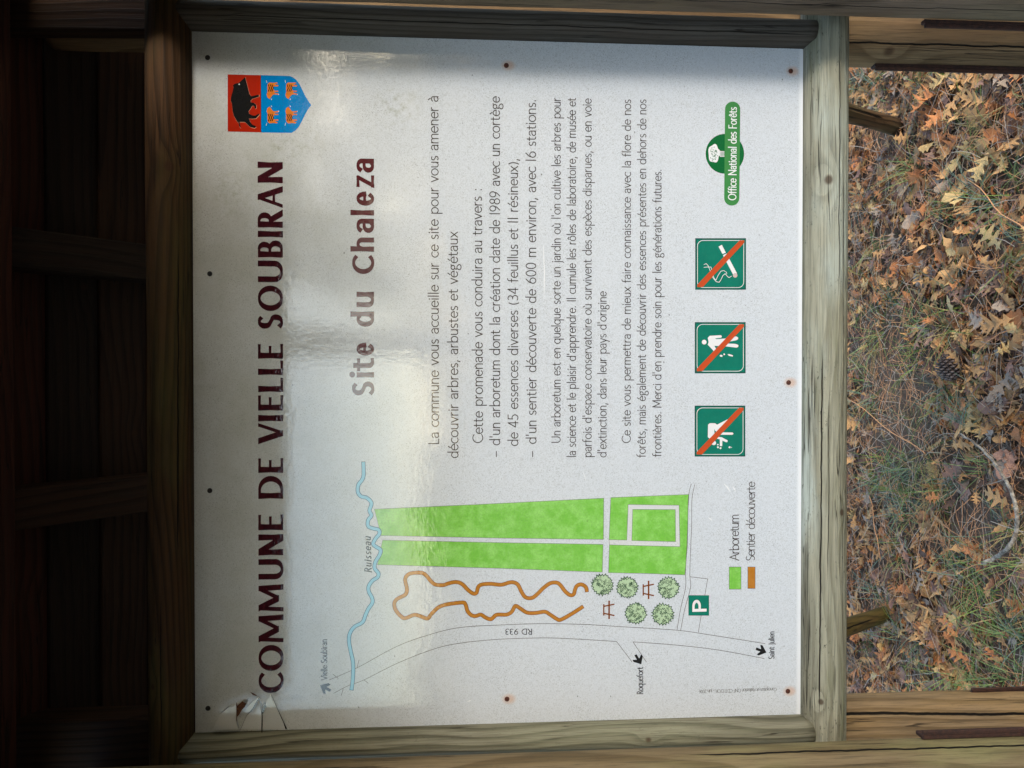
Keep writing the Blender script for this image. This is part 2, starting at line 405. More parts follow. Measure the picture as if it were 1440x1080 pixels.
# added dark boards standing in for the shade on the rear post heads
board('post_shade_board', (0.125, 0.050, 0.32), wood_roof[1], frame_from((-0.562, 0.075, 1.862), (0, 0, 1), (1, 0, 0)), seed=41)
board('post_shade_board', (0.050, 0.030, 0.32), wood_roof[1], frame_from((0.531, 0.030, 1.892), (0, 0.06, 1), (1, 0, 0)), seed=43)
# steel stirrups
def bracket(x, y, z1, sgn, hw=0.016):
    bm = bmesh.new()
    def bx(x0, x1, y0, y1, z0, z1_):
        vs_ = [bm.verts.new((a, b, c)) for c in (z0, z1_) for b in (y0, y1) for a in (x0, x1)]
        for q in ((0, 1, 3, 2), (4, 6, 7, 5), (0, 4, 5, 1), (2, 3, 7, 6), (0, 2, 6, 4), (1, 5, 7, 3)): bm.faces.new([vs_[k] for k in q])
    i = x-sgn*0.0035
    bx(min(i, i+sgn*0.006), max(i, i+sgn*0.006), y-hw, y+hw, -0.05, z1)     # inner plate
    o_ = x+sgn*0.112
    bx(min(o_, o_+sgn*0.006), max(o_, o_+sgn*0.006), y-hw, y+hw, -0.05, z1-0.004)
    lo, hi = sorted((i+sgn*0.0062, o_-sgn*0.0002))
    bx(lo, hi, y-hw, y+hw, 0.285, 0.292)
    lo, hi = sorted((i-sgn*0.006, i-sgn*0.0002))
    bx(lo, hi, y-hw-0.0005, y-hw+0.004, -0.05, z1-0.001)                                # the folded lip of the angle
    bmesh.ops.recalc_face_normals(bm, faces=bm.faces)
    bmesh.ops.bevel(bm, geom=list(bm.edges), offset=0.001, segments=1, affect='EDGES')
    me = bpy.data.meshes.new('steel_bracket'); bm.to_mesh(me); bm.free()
    return link('steel_bracket', me, rust, shelter)
bracket(0.5150, -0.064, 0.790, 1, 0.0045)
bracket(-0.5010, -0.074, 0.795, -1, 0.009)
bracket(0.5120, 0.083, 0.782, 1, 0.0065)
bracket(-0.5120, 0.085, 0.610, -1, 0.004)
# concrete footings of the stirrups
conc = plain('grey_footing_concrete', (0.25, 0.24, 0.22, 1), 0.9, 0, (0.16, 0.15, 0.13, 1), 30, 0.002)
for sx in (0.57, -0.57):
    log('footing', (sx, 0.0, -0.10), (sx, 0.0, 0.035), (0.12, 0.17), conc, 0.06, seed=sx, rings=4)
# back braces
log('brace', (0.835, 1.39, -0.06), (0.60, 0.15, 1.33), (0.027, 0.026), wood_brace, 0.16, seed=21, rings=60)
log('brace', (-0.800, 1.44, -0.06), (-0.60, 0.15, 1.33), (0.026, 0.024), wood_brace2, 0.14, seed=22, rings=60)

# roof: both slopes at 41.7 degrees, ridge over the front of the board
RY, RZ, SL = -0.22, 2.3174, 0.89
th_ = math.atan(SL)
for sgn, yl in ((1, 0.31), (-1, -0.70)):
    L = abs(yl-RY)/math.cos(th_)
    dn = Vector((0, sgn*math.cos(th_), -math.sin(th_)))      # down the slope
    up = Vector((0, sgn*math.sin(th_), math.cos(th_)))       # out of the roof
    # rafters
    for k, rx in enumerate((-0.675, -0.178, 0.193, 0.675)):
        p = Vector((rx, RY, RZ)) + up*(-0.010) + dn*0.02
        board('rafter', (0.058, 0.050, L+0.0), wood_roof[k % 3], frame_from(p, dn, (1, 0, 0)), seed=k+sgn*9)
    # planks, each lapping the one below
    n = int(L/0.079)+1
    for k in range(n):
        s = 0.030+0.0785*k
        p = Vector((-0.735+0.006*((k*37) % 5-2), RY, RZ)) + dn*(s+0.02) + up*(0.040)
        tilt = 0.09
        xd = (dn*math.cos(tilt)+up*math.sin(tilt))
        wmat = wood_roof[(k*5+(sgn > 0)) % 3]
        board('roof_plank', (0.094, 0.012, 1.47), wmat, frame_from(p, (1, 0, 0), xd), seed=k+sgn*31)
    # fascia at the eave
    p = Vector((-0.745, RY, RZ)) + dn*(L+0.012) + up*0.015
    board('fascia', (0.062, 0.018, 1.49), wood_roof[1], frame_from(p, (1, 0, 0), up), seed=70+sgn)
board('ridge_cap', (0.12, 0.018, 1.50), wood_roof[2], frame_from((-0.75, RY-0.038, RZ+0.062), (1, 0, 0), (0, 0.66, 0.75)), seed=60)
board('ridge_cap', (0.12, 0.018, 1.50), wood_roof[2], frame_from((-0.75, RY+0.038, RZ+0.060), (1, 0, 0), (0, -0.66, 0.75)), seed=61)
board('purlin', (0.05, 0.05, 1.46), wood_roof[0], frame_from((-0.73, -0.015, 2.100), (1, 0, 0), (0, 1, -0.89)), seed=66)
# bearer boards that tie the post tops to the rafters, gable ends
for sx in (-0.622,):
    board('tie_beam', (0.085, 0.035, 0.80), wood_roof[2], frame_from((sx, -0.62, 1.955), (0, 1, 0), (0, 0, 1)), seed=sx*10)

# ------------------------------------------------------------------ the board
panel = thing('information_board', 'white printed arboretum notice board with maroon title and green map, screwed inside the timber frame', 'notice board')
M_SHEET = sheet_material()
PX, PZ0, PZ1 = 0.4995, 0.9355, 1.8262
def build_sheet():
    n, k = 40, 36
    v = []; f = []
    for j in range(k+1):
        for i in range(n+1):
            x = -PX+2*PX*i/n; z = PZ0+(PZ1-PZ0)*j/k
            v.append((x, 0.0, z))
    for j in range(k):
        for i in range(n):
            a = j*(n+1)+i; f.append((a, a+1, a+n+2, a+n+1))
    b = len(v)
    v += [(-PX, 0.004, PZ0), (PX, 0.004, PZ0), (PX, 0.004, PZ1), (-PX, 0.004, PZ1)]
    f += [(b+3, b+2, b+1, b)]
    for j, (a0, a1, c0, c1) in enumerate(((0, n, b, b+1), (n, (n+1)*(k+1)-1, b+1, b+2), ((n+1)*(k+1)-1, (n+1)*k, b+2, b+3), ((n+1)*k, 0, b+3, b))):
        f.append((a0, c0, c1, a1))
    return link('printed_sheet', mesh('printed_sheet', v, f), M_SHEET, panel)
sheet = build_sheet()
# timber lath filling the gap above the board
board('lath', (0.012, 0.020, 1.0), wood_roof[1], frame_from((-0.50, 0.008, 1.8335), (1, 0, 0), (0, 0, 1)), seed=77)

class Art:
    """flat print: polygons given in panel metres, each a hair above the one before so that no two lie in one plane"""
    def __init__(s): s.v = []; s.f = []; s.k = 0
    def poly(s, pts, layer=0, lift=0.0):
        s.k += 1
        y = -0.00010-0.00005*layer-0.000004*(s.k % 9)-lift
        b = len(s.v)
        s.v += [(p[0], y, p[1]) for p in pts]
        tri = tessellate_polygon([[Vector((p[0], p[1], 0)) for p in pts]])
        for t in tri:
            a, c, d = (pts[q] for q in t)
            ar = (c[0]-a[0])*(d[1]-a[1])-(d[0]-a[0])*(c[1]-a[1])
            if abs(ar) < 1e-14: continue
            s.f.append(tuple(b+q for q in (t if ar > 0 else (t[0], t[2], t[1]))))
    def strip(s, pts, w, layer=0, closed=False, ext=0.0):
        if len(pts) > 6 and math.hypot(pts[0][0]-pts[-1][0], pts[0][1]-pts[-1][1]) < 1e-6:
            pts = pts[:-1]; closed = True
            if isinstance(w, (list, tuple)): w = w[:-1]
        """ribbon along pts; w = number or list"""
        n = len(pts)
        if n < 2: return
        ws_ = w if isinstance(w, (list, tuple)) else [w]*n
        s.k += 1
        y = -0.00010-0.00005*layer-0.000004*(s.k % 9)
        P = [Vector((p[0], p[1])) for p in pts]
        if ext and not closed:
            d = (P[0]-P[1]); d.normalize(); P[0] = P[0]+d*ext
            d = (P[-1]-P[-2]); d.normalize(); P[-1] = P[-1]+d*ext
        b = len(s.v)
        for i in range(n):
            if closed: a, c = P[(i-1) % n], P[(i+1) % n]
            else: a, c = P[max(0, i-1)], P[min(n-1, i+1)]
            d1 = (P[i]-a); d2 = (c-P[i])
            if d1.length < 1e-9: d1 = d2
            if d2.length < 1e-9: d2 = d1
            d1 = d1.normalized(); d2 = d2.normalized()
            t = (d1+d2)
            if t.length < 1e-6: t = d1
            t.normalize()
            k = 1/max(0.5, abs(t.dot(d1)))
            nrm = Vector((-t.y, t.x))*(ws_[i]*0.5*k)
            s.v += [(P[i].x+nrm.x, y, P[i].y+nrm.y), (P[i].x-nrm.x, y, P[i].y-nrm.y)]
        for i in range(n if closed else n-1):
            j = (i+1) % n
            s.f.append((b+2*i, b+2*i+1, b+2*j+1, b+2*j))
    def slant(s, p, q, w, up, layer):
        # diagonal stroke whose ends are cut parallel to the baseline
        s.k += 1
        y = -0.00010-0.00005*layer-0.000004*(s.k % 9)
        a_, b_ = Vector(p), Vector(q); d = (b_-a_).normalized(); bx = Vector((up.y, -up.x))
        k = w*0.5/max(0.3, abs(d.dot(up)))
        b = len(s.v)
        s.v += [(c.x, y, c.y) for c in (a_-bx*k, a_+bx*k, b_+bx*k, b_-bx*k)]
        s.f.append((b, b+1, b+2, b+3) if d.dot(up) > 0 else (b+3, b+2, b+1, b))
    def build(s, name, mat, parent, label=None):
        o = link(name, mesh(name, s.v, s.f), mat, parent)
        if label: o['label'] = label
        return o

def Q(px, py):                       # a point of the print, in panel metres
    p = at_y(px, py); return (p.x, p.z)
MPP = 1.0/968                        # metres per photo pixel on the board

def arc(cx, cy, rx, ry, a0, a1, n=12):
    return [(cx+rx*math.cos(rad(a0+(a1-a0)*i/n)), cy+ry*math.sin(rad(a0+(a1-a0)*i/n))) for i in range(n+1)]

# ---- a hand-made humanist alphabet: cap height 1, x-height XH; every glyph is a list of pen strokes
XH = 0.66
def glyphs():
    g = {}
    X = XH; h = X/2
    def lo(cx=0.27, rx=0.25): return arc(cx, h, rx, h, 0, 360, 22)
    g['o'] = (0.54, [lo()])
    g['c'] = (0.44, [arc(0.28, h, 0.26, h, 55, 305, 16)])
    g['e'] = (0.50, [[(0.03, 0.36), (0.47, 0.36)], arc(0.26, h, 0.235, h, 3, 318, 18)])
    g['a'] = (0.46, [arc(0.21, X-0.17, 0.18, 0.17, 160, 0, 9)+[(0.39, 0.0)], [(0.39, 0.40), (0.27, 0.385)]+arc(0.2, 0.19, 0.17, 0.19, 90, 300, 10)+[(0.39, 0.12)]])
    g['n'] = (0.50, [[(0.06, 0), (0.06, X)], [(0.06, X-0.20)]+arc(0.25, X-0.19, 0.18, 0.19, 150, 0, 9)+[(0.43, 0)]])
    g['m'] = (0.80, [[(0.06, 0), (0.06, X)], [(0.06, X-0.20)]+arc(0.235, X-0.18, 0.165, 0.18, 150, 0, 8)+[(0.40, 0)], [(0.40, X-0.20)]+arc(0.575, X-0.18, 0.165, 0.18, 150, 0, 8)+[(0.74, 0)]])
    g['r'] = (0.32, [[(0.06, 0), (0.06, X)], [(0.06, X-0.22)]+arc(0.25, X-0.22, 0.17, 0.22, 150, 80, 5)])
    g['u'] = (0.50, [[(0.06, X)]+arc(0.235, 0.19, 0.175, 0.19, 180, 330, 9)+[(0.43, 0.20)], [(0.43, X), (0.43, 0)]])
    g['i'] = (0.16, [[(0.08, 0), (0.08, X)], [(0.08, 0.86), (0.08, 0.93)]])
    g['ı'] = (0.16, [[(0.08, 0), (0.08, X)]])
    g['j'] = (0.18, [[(0.10, X), (0.10, -0.18)]+arc(0.0, -0.18, 0.10, 0.12, 0, -70, 4), [(0.10, 0.86), (0.10, 0.93)]])
    g['l'] = (0.16, [[(0.08, 0), (0.08, 1.04)]])
    g['d'] = (0.55, [[(0.48, 0), (0.48, 1.04)], [(0.48, X-0.12)]+arc(0.255, h, 0.225, h, 50, 310, 16)+[(0.48, 0.14)]])
    g['b'] = (0.55, [[(0.07, 0), (0.07, 1.04)], [(0.07, 0.14)]+arc(0.295, h, 0.225, h, -130, 130, 16)+[(0.07, X-0.12)]])
    g['p'] = (0.55, [[(0.07, -0.32), (0.07, X)], [(0.07, 0.14)]+arc(0.295, h, 0.225, h, -130, 130, 16)+[(0.07, X-0.12)]])
    g['q'] = (0.55, [[(0.48, -0.32), (0.48, X)], [(0.48, X-0.12)]+arc(0.255, h, 0.225, h, 50, 310, 16)+[(0.48, 0.14)]])
    g['g'] = (0.50, [arc(0.22, X-0.19, 0.17, 0.19, 0, 360, 16), [(0.30, X-0.03), (0.47, X)], [(0.14, 0.31), (0.09, 0.22)]+arc(0.17, 0.13, 0.09, 0.06, 150, 270, 4)+[(0.30, 0.06)]+arc(0.25, -0.12, 0.21, 0.16, 60, -200, 12)+[(0.12, 0.05)]])
    g['h'] = (0.50, [[(0.06, 0), (0.06, 1.04)], [(0.06, X-0.20)]+arc(0.25, X-0.19, 0.18, 0.19, 150, 0, 9)+[(0.43, 0)]])
    g['f'] = (0.30, [[(0.12, 0), (0.12, 0.82)]+arc(0.27, 0.84, 0.15, 0.19, 180, 80, 6), [(0.0, X-0.02), (0.27, X-0.02)]])
    g['t'] = (0.32, [[(0.12, 0.86), (0.12, 0.15)]+arc(0.25, 0.15, 0.13, 0.15, 180, 290, 6), [(0.0, X-0.02), (0.28, X-0.02)]])
    g['v'] = (0.46, [[(0.02, X), (0.23, 0)], [(0.23, 0), (0.44, X)]])
    g['x'] = (0.46, [[(0.03, X), (0.43, 0)], [(0.03, 0), (0.43, X)]])
    g['y'] = (0.46, [[(0.02, X), (0.23, 0)], [(0.44, X), (0.14, -0.32)]])
    g['z'] = (0.44, [[(0.04, X), (0.40, X)], [(0.40, X), (0.03, 0)], [(0.03, 0), (0.42, 0)]])
    g['s'] = (0.38, [arc(0.20, X-0.17, 0.15, 0.17, 50, 230, 8)[:-1]+[(0.12, h+0.03), (0.24, h-0.05)]+arc(0.18, 0.17, 0.155, 0.17, 40, -140, 8)])
    g['A'] = (0.68, [[(0.02, 0), (0.34, 1)], [(0.34, 1), (0.66, 0)], [(0.14, 0.34), (0.54, 0.34)]])
    g['B'] = (0.56, [[(0.08, 0), (0.08, 1)], [(0.08, 1), (0.26, 1)]+arc(0.26, 0.76, 0.18, 0.24, 80, -80, 8)+[(0.08, 0.52)], [(0.26, 0.52)]+arc(0.27, 0.26, 0.22, 0.26, 80, -80, 8)+[(0.08, 0)]])
    g['C'] = (0.70, [arc(0.44, 0.5, 0.40, 0.5, 50, 310, 22)])
    g['D'] = (0.74, [[(0.08, 0), (0.08, 1)], [(0.08, 1), (0.28, 1)]+arc(0.28, 0.5, 0.40, 0.5, 85, -85, 16)+[(0.08, 0)]])
    g['E'] = (0.50, [[(0.08, 0), (0.08, 1)], [(0.08, 1), (0.46, 1)], [(0.08, 0.52), (0.40, 0.52)], [(0.08, 0), (0.47, 0)]])
    g['F'] = (0.48, [[(0.08, 0), (0.08, 1)], [(0.08, 1), (0.44, 1)], [(0.08, 0.52), (0.38, 0.52)]])
    g['I'] = (0.20, [[(0.10, 0), (0.10, 1)]])
    g['J'] = (0.24, [[(0.13, 1), (0.13, 0.0)]+arc(0.0, 0.0, 0.13, 0.2, 0, -60, 5)])
    g['L'] = (0.46, [[(0.08, 0), (0.08, 1)], [(0.08, 0), (0.44, 0)]])
    g['M'] = (0.84, [[(0.06, 0), (0.10, 1)], [(0.10, 1), (0.42, 0.18)], [(0.42, 0.18), (0.74, 1)], [(0.74, 1), (0.78, 0)]])
    g['N'] = (0.76, [[(0.09, 0), (0.09, 1)], [(0.09, 1), (0.67, 0)], [(0.67, 0), (0.67, 1)]])
    g['O'] = (0.86, [arc(0.43, 0.5, 0.39, 0.5, 0, 360, 30)])
    g['P'] = (0.52, [[(0.08, 0), (0.08, 1)], [(0.08, 1), (0.24, 1)]+arc(0.24, 0.74, 0.22, 0.26, 80, -80, 9)+[(0.08, 0.48)]])
    g['Q'] = (0.86, [arc(0.43, 0.5, 0.39, 0.5, 0, 360, 30), [(0.5, 0.2), (0.85, -0.15)]])
    g['R'] = (0.58, [[(0.08, 0), (0.08, 1)], [(0.08, 1), (0.24, 1)]+arc(0.24, 0.75, 0.21, 0.25, 80, -80, 9)+[(0.08, 0.50)], [(0.26, 0.50), (0.56, 0)]])
    g['S'] = (0.50, [arc(0.27, 0.75, 0.19, 0.25, 45, 235, 10)[:-1]+[(0.17, 0.54), (0.32, 0.45)]+arc(0.24, 0.25, 0.21, 0.25, 40, -140, 10)])
    g['U'] = (0.72, [[(0.08, 1), (0.08, 0.34)]+arc(0.36, 0.32, 0.28, 0.32, 180, 360, 14)+[(0.64, 1)]])
    g['V'] = (0.66, [[(0.02, 1), (0.33, 0)], [(0.33, 0), (0.64, 1)]])
    g['T'] = (0.60, [[(0.30, 0), (0.30, 1)], [(0.02, 1), (0.58, 1)]])
    g['0'] = (0.54, [arc(0.27, 0.5, 0.22, 0.5, 0, 360, 22)])
    g['1'] = (0.22, [[(0.11, 0), (0.11, 1)]])
    g['2'] = (0.52, [arc(0.25, 0.73, 0.2, 0.27, 160, -30, 10)+[(0.05, 0.0)], [(0.05, 0), (0.48, 0)]])
    g['3'] = (0.50, [arc(0.22, 0.76, 0.19, 0.24, 130, -80, 9)+[(0.16, 0.53)], [(0.16, 0.53)]+arc(0.21, 0.265, 0.23, 0.265, 80, -130, 10)])
    g['4'] = (0.54, [[(0.38, 0), (0.38, 1)], [(0.38, 1), (0.03, 0.26)], [(0.03, 0.26), (0.50, 0.26)]])
    g['5'] = (0.50, [[(0.44, 1), (0.12, 1)], [(0.12, 1), (0.09, 0.56)], [(0.09, 0.56), (0.18, 0.60)]+arc(0.20, 0.3, 0.24, 0.3, 80, -130, 11)])
    g['6'] = (0.54, [arc(0.28, 0.30, 0.22, 0.30, 0, 360, 18), [(0.06, 0.34), (0.15, 0.68), (0.40, 1.0)]])
    g['8'] = (0.52, [arc(0.26, 0.76, 0.18, 0.24, 0, 360, 16), arc(0.26, 0.27, 0.22, 0.27, 0, 360, 18)])
    g['9'] = (0.54, [arc(0.26, 0.70, 0.22, 0.30, 0, 360, 18), [(0.48, 0.66), (0.39, 0.32), (0.14, 0.0)]])
    g['.'] = (0.20, [[(0.09, 0.0), (0.09, 0.07)]])
    g[','] = (0.20, [[(0.11, 0.06), (0.05, -0.16)]])
    g[':'] = (0.22, [[(0.11, 0.0), (0.11, 0.07)], [(0.11, 0.55), (0.11, 0.62)]])
    g["'"] = (0.18, [[(0.09, 1.02), (0.09, 0.78)]])
    g['('] = (0.30, [arc(0.44, 0.42, 0.36, 0.66, 135, 225, 8)])
    g[')'] = (0.30, [arc(-0.14, 0.42, 0.36, 0.66, 45, -45, 8)])
    g['-'] = (0.36, [[(0.05, 0.34), (0.31, 0.34)]])
    g['–'] = (0.60, [[(0.06, 0.36), (0.54, 0.36)]])
    g[' '] = (0.30, [])
    acute = lambda c: [[(c-0.03, 0.78), (c+0.08, 0.97)]]
    grave = lambda c: [[(c+0.03, 0.78), (c-0.08, 0.97)]]
    circ = lambda c: [[(c-0.12, 0.78), (c, 0.93)], [(c, 0.93), (c+0.12, 0.78)]]
    g['é'] = (g['e'][0], g['e'][1]+acute(0.25)); g['è'] = (g['e'][0], g['e'][1]+grave(0.25)); g['ê'] = (g['e'][0], g['e'][1]+circ(0.25))
    g['à'] = (g['a'][0], g['a'][1]+grave(0.22)); g['ù'] = (g['u'][0], g['u'][1]+grave(0.25)); g['ô'] = (g['o'][0], g['o'][1]+circ(0.27))
    return g
G = glyphs()

def glyph_strokes(ch, thick, thin):
    """strokes with widths: vertical parts thick, horizontal parts thin (down-right diagonals thick, up-right thin)"""
    adv, st = G[ch]
    res = []
    for s in st:
        w = []
        n = len(s)
        inset = thin*0.5
        pts = [(x, inset+y*(1-2*inset) if y >= 0 else y) for x, y in s]
        for i in range(n):
            a, c = s[max(0, i-1)], s[min(n-1, i+1)]
            dx, dy = c[0]-a[0], c[1]-a[1]
            L = math.hypot(dx, dy) or 1
            k = abs(dy)/L
            wd = thin+(thick-thin)*k**1.6
            if n == 2 and ch in 'AVMNRvxyz' and abs(dx) > 0.03 and abs(dy) > 0.3:
                wd = thick if dx*dy < 0 else thin*1.15+(thick-thin)*0.12
                if ch == 'z': wd = thick*0.8
                if ch == 'M' and abs(dx) < 0.1: wd = thin*1.3 if dy > 0 else thick*0.95
            w.append(wd)
        res.append((pts, w, thin*0.5))
    return adv, res

def text(art, string, start, end, height, thick=0.075, thin=0.075, track=0.0, slant=0.0, layer=3, flare=0.0, up_img=None):
    """letters from start to end (photo pixels on the board), cap height in photo pixels"""
    s, e = Vector(Q(*start)), Vector(Q(*end))
    d = (e-s); W = d.length; d.normalize(); upv = Vector((-d.y, d.x))
    hgt = height*MPP
    tot = sum(G[c][0]+track for c in string)-track
    sx = W/tot
    x = 0.0
    for ch in string:
        adv, st = glyph_strokes(ch, thick*hgt/sx if False else thick, thin)
        for pts, w, ext in st:
            q = []
            for (a, b) in pts:
                q.append(tuple(s+d*((x+a)*sx+slant*b*hgt)+upv*(b*hgt)))
            ww = [v*hgt for v in w]
            if flare and len(ww) == 2:
                m_ = ((q[0][0]+q[1][0])/2, (q[0][1]+q[1][1])/2)
                q = [q[0], m_, q[1]]; ww = [ww[0]*(1+flare), ww[0], ww[0]*(1+flare)]
            art.strip(q, ww, layer, ext=ext*hgt)
        x += adv+track

M_BODY = print_mat('body_ink', (0.07, 0.056, 0.048, 1), spk=0)
M_TITLE = print_mat('maroon_ink', (0.048, 0.007, 0.012, 1), spk=0)
M_SUB = print_mat('subtitle_ink', (0.085, 0.012, 0.016, 1), spk=0)
M_LINE = print_mat('line_ink', (0.12, 0.11, 0.09, 1), spk=0)
M_GREEN = print_mat('field_green', rgb(120, 192, 66), rgb(152, 214, 106), 0.35)
M_BLACK = print_mat('black_ink', (0.012, 0.012, 0.012, 1), spk=0)
M_WHITE = print_mat('path_white', (0.66, 0.66, 0.645, 1), spk=0.8)
M_BROWN = print_mat('trail_brown', rgb(176, 112, 30), rgb(186, 122, 44), 0.0, 0.3)
M_BROWN_D = print_mat('trail_outline', rgb(120, 72, 22), spk=0)
M_BLUE = print_mat('stream_blue', rgb(126, 190, 214), spk=0.3)
M_BLUE_D = print_mat('stream_outline', rgb(30, 84, 112), spk=0)
M_SIGN = print_mat('sign_green', rgb(8, 112, 92), rgb(12, 118, 96), 0.0, 0.15)
M_SIGN_D = print_mat('sign_edge', rgb(20, 84, 72), spk=0.2)
M_SIGN_W = print_mat('sign_white', (0.78, 0.78, 0.76, 1), spk=0)
M_ORANGE = print_mat('bar_orange', rgb(192, 76, 34), spk=0.1)
M_LOGO_L = print_mat('logo_pale_green', rgb(62, 132, 68), spk=0.3)
M_LOGO_D = print_mat('logo_deep_green', rgb(4, 98, 46), spk=0.2)
M_RED = print_mat('shield_red', rgb(166, 36, 16), spk=0.1)
M_SHB = print_mat('shield_blue', rgb(0, 124, 192), spk=0.1)
M_OR = print_mat('beast_orange', rgb(212, 120, 44), spk=0)
M_BUSH = print_mat('bush_green', rgb(184, 206, 166), spk=0.2)
M_BUSH_D = print_mat('bush_ink', rgb(62, 88, 64), spk=0)
M_TABLE = print_mat('table_brown', rgb(126, 66, 24), spk=0)

# ---- title: each letter set at its own measured place
tl = bpy.data.objects.new('title', None); C.objects.link(tl); tl.parent = panel; tl['label'] = 'large maroon capitals COMMUNE DE VIELLE SOUBIRAN'
title = [('N', 227.7, 258), ('A', 261.7, 292.5), ('R', 294.5, 320), ('I', 324.5, 333.5), ('B', 338.3, 362), ('U', 366.8, 397), ('O', 401.8, 437.5), ('S', 442, 462.5),
         ('E', 485.6, 504.2), ('L', 508.8, 527), ('L', 533, 551), ('E', 557.6, 577), ('I', 582.5, 592), ('V', 595, 624.5),
         ('E', 646, 664.5), ('D', 669, 701), ('E', 725, 745), ('N', 750.7, 781), ('U', 786, 814.5), ('M', 821.5, 859.5), ('M', 864, 903), ('O', 906.5, 943), ('C', 945, 974)]
def set_letter(ch, y0, y1, bx, capH, thick, thin, parent, mat, name, ymap=None):
    a = Art()
    adv, st = glyph_strokes(ch, thick, thin)
    s, e = Vector(Q(bx, y1)), Vector(Q(bx, y0)); d = (e-s); W = d.length; d.normalize(); upv = Vector((-d.y, d.x))
    wn_ = W/capH
    parts_ = []
    for (pts, ww, ext), raw in zip(st, G[ch][1]):
        diag = len(raw) == 2 and abs(raw[0][0]-raw[1][0]) > 0.03 and abs(raw[0][1]-raw[1][1]) > 0.3
        vert = len(raw) == 2 and abs(raw[0][0]-raw[1][0]) <= 0.03
        parts_.append((pts if not diag else raw, ww, ext, diag, vert))
    # solve for the horizontal scale so that ink, not centrelines, fills the measured box
    sx = wn_/adv
    for _ in range(12):
        lo_, hi_ = 9, -9
        for pts, ww, ext, diag, vert in parts_:
            hz = len(pts) == 2 and not diag and not vert
            for p, w in zip(pts, ww):
                if diag: hw = 0.5*w*math.hypot(1, (pts[1][0]-pts[0][0])*sx/(pts[1][1]-pts[0][1]))
                else: hw = 0.0 if hz else w*0.5
                lo_ = min(lo_, p[0]*sx-hw); hi_ = max(hi_, p[0]*sx+hw)
        sx *= 1+(wn_-(hi_-lo_))/max(0.2, wn_)*0.8
        sx = max(0.05, sx)
    lo_ = 9
    for pts, ww, ext, diag, vert in parts_:
        hz = len(pts) == 2 and not diag and not vert
        for p, w in zip(pts, ww):
            hw = 0.5*w*math.hypot(1, (pts[1][0]-pts[0][0])*sx/(pts[1][1]-pts[0][1])) if diag else (0.0 if hz else w*0.5)
            lo_ = min(lo_, p[0]*sx-hw)
    for pts, ww, ext, diag, vert in parts_:
        q = [tuple(s+d*((p[0]*sx-lo_)*capH)+upv*((ymap(p[1]) if ymap else p[1])*capH)) for p in pts]
        if diag: a.slant(q[0], q[1], ww[0]*capH, upv, 3); continue
        w2 = [w*capH for w in ww]
        if len(q) == 2:
            m_ = ((q[0][0]+q[1][0])/2, (q[0][1]+q[1][1])/2)
            q = [q[0], m_, q[1]]; w2 = [w2[0]*1.10, w2[0]*0.92, w2[0]*1.10]
        a.strip(q, w2, 3, ext=ext*capH)
    return a, s, d, upv, W
for ch, y0, y1 in title:
    th = {'N': (0.235, 0.15), 'M': (0.235, 0.13)}.get(ch, (0.235, 0.105))
    a = set_letter(ch, y0, y1, 397.6+(y0-228)*0.0016, 34.0*MPP, th[0], th[1], tl, M_TITLE, 'letter')[0]
    a.build('letter', M_TITLE, tl)

st_ = bpy.data.objects.new('subtitle', None); C.objects.link(st_); st_.parent = panel; st_['label'] = 'dark red subtitle Site du Chaleza'
sub = [('a', 223.3, 243), ('z', 246.2, 265), ('e', 269.6, 289.5), ('l', 296, 302.8), ('a', 307.8, 327.7), ('h', 334.2, 353.8), ('C', 359, 385.5),
       ('u', 410.6, 432), ('d', 438.3, 459.5), ('e', 481.8, 500), ('t', 503.3, 520), ('i', 523, 530.5), ('S', 536.5, 556)]
XHK = 0.76/XH
for ch, y0, y1 in sub:
    up_case = ch in 'CS'
    def Y_(b, u=up_case): return b if u else (b*XHK if b <= XH+0.05 else 0.76+(b-XH)*(1.07-0.76)/(1.04-XH))
    a, s, d, upv, W = set_letter('ı' if ch == 'i' else ch, y0, y1, 526.3, 30.5*MPP, 0.225, 0.135, st_, M_SUB, 'letter', Y_)
    if ch == 'i':
        c = s+d*(W*0.5)+upv*(1.0*30.5*MPP)
        a.poly([(c.x+W*0.55*math.cos(t*PI/8), c.y+W*0.55*math.sin(t*PI/8)) for t in range(16)], 4)
    a.build('letter', M_SUB, st_)

lines = [("La commune vous accueille sur ce site pour vous amener à", (617.5, 625), (616.6, 135), 15.2),
         ("découvrir arbres, arbustes et végétaux", (644.8, 644), (644.0, 326), 15.2),
         ("Cette promenade vous conduira au travers :", (679.5, 623), (677.8, 265), 15.2),
         ("–", (703.5, 643), (703.5, 634), 15.2), ("d'un arboretum dont la création date de 1989 avec un cortège", (703.5, 626), (703.2, 136), 15.2),
         ("de 45 essences diverses (34 feuillus et 11 résineux),", (729, 627), (728.5, 223), 15.2),
         ("–", (754.5, 643), (754.5, 634), 15.2), ("d'un sentier découverte de 600 m environ, avec 16 stations.", (754.5, 624), (753.8, 140), 15.2),
         ("Un arboretum est en quelque sorte un jardin où l'on cultive les arbres pour", (788.3, 623), (788.6, 138), 13.2),
         ("la science et le plaisir d'apprendre. Il cumule les rôles de laboratoire, de musée et", (810, 643), (810, 138), 13.2),
         ("parfois d'espace conservatoire où survivent des espèces disparues, ou en voie", (832, 643), (832, 139), 13.2),
         ("d'extinction, dans leur pays d'origine", (853, 643), (853, 410), 13.2),
         ("Ce site vous permettra de mieux faire connaissance avec la flore de nos", (887, 623), (887.5, 140), 13.2),
         ("forêts, mais également de découvrir des essences présentes en dehors de nos", (908, 643), (909, 140), 13.2),
         ("frontières. Merci d'en prendre soin pour les générations futures.", (930, 642), (930.3, 238), 13.2)]
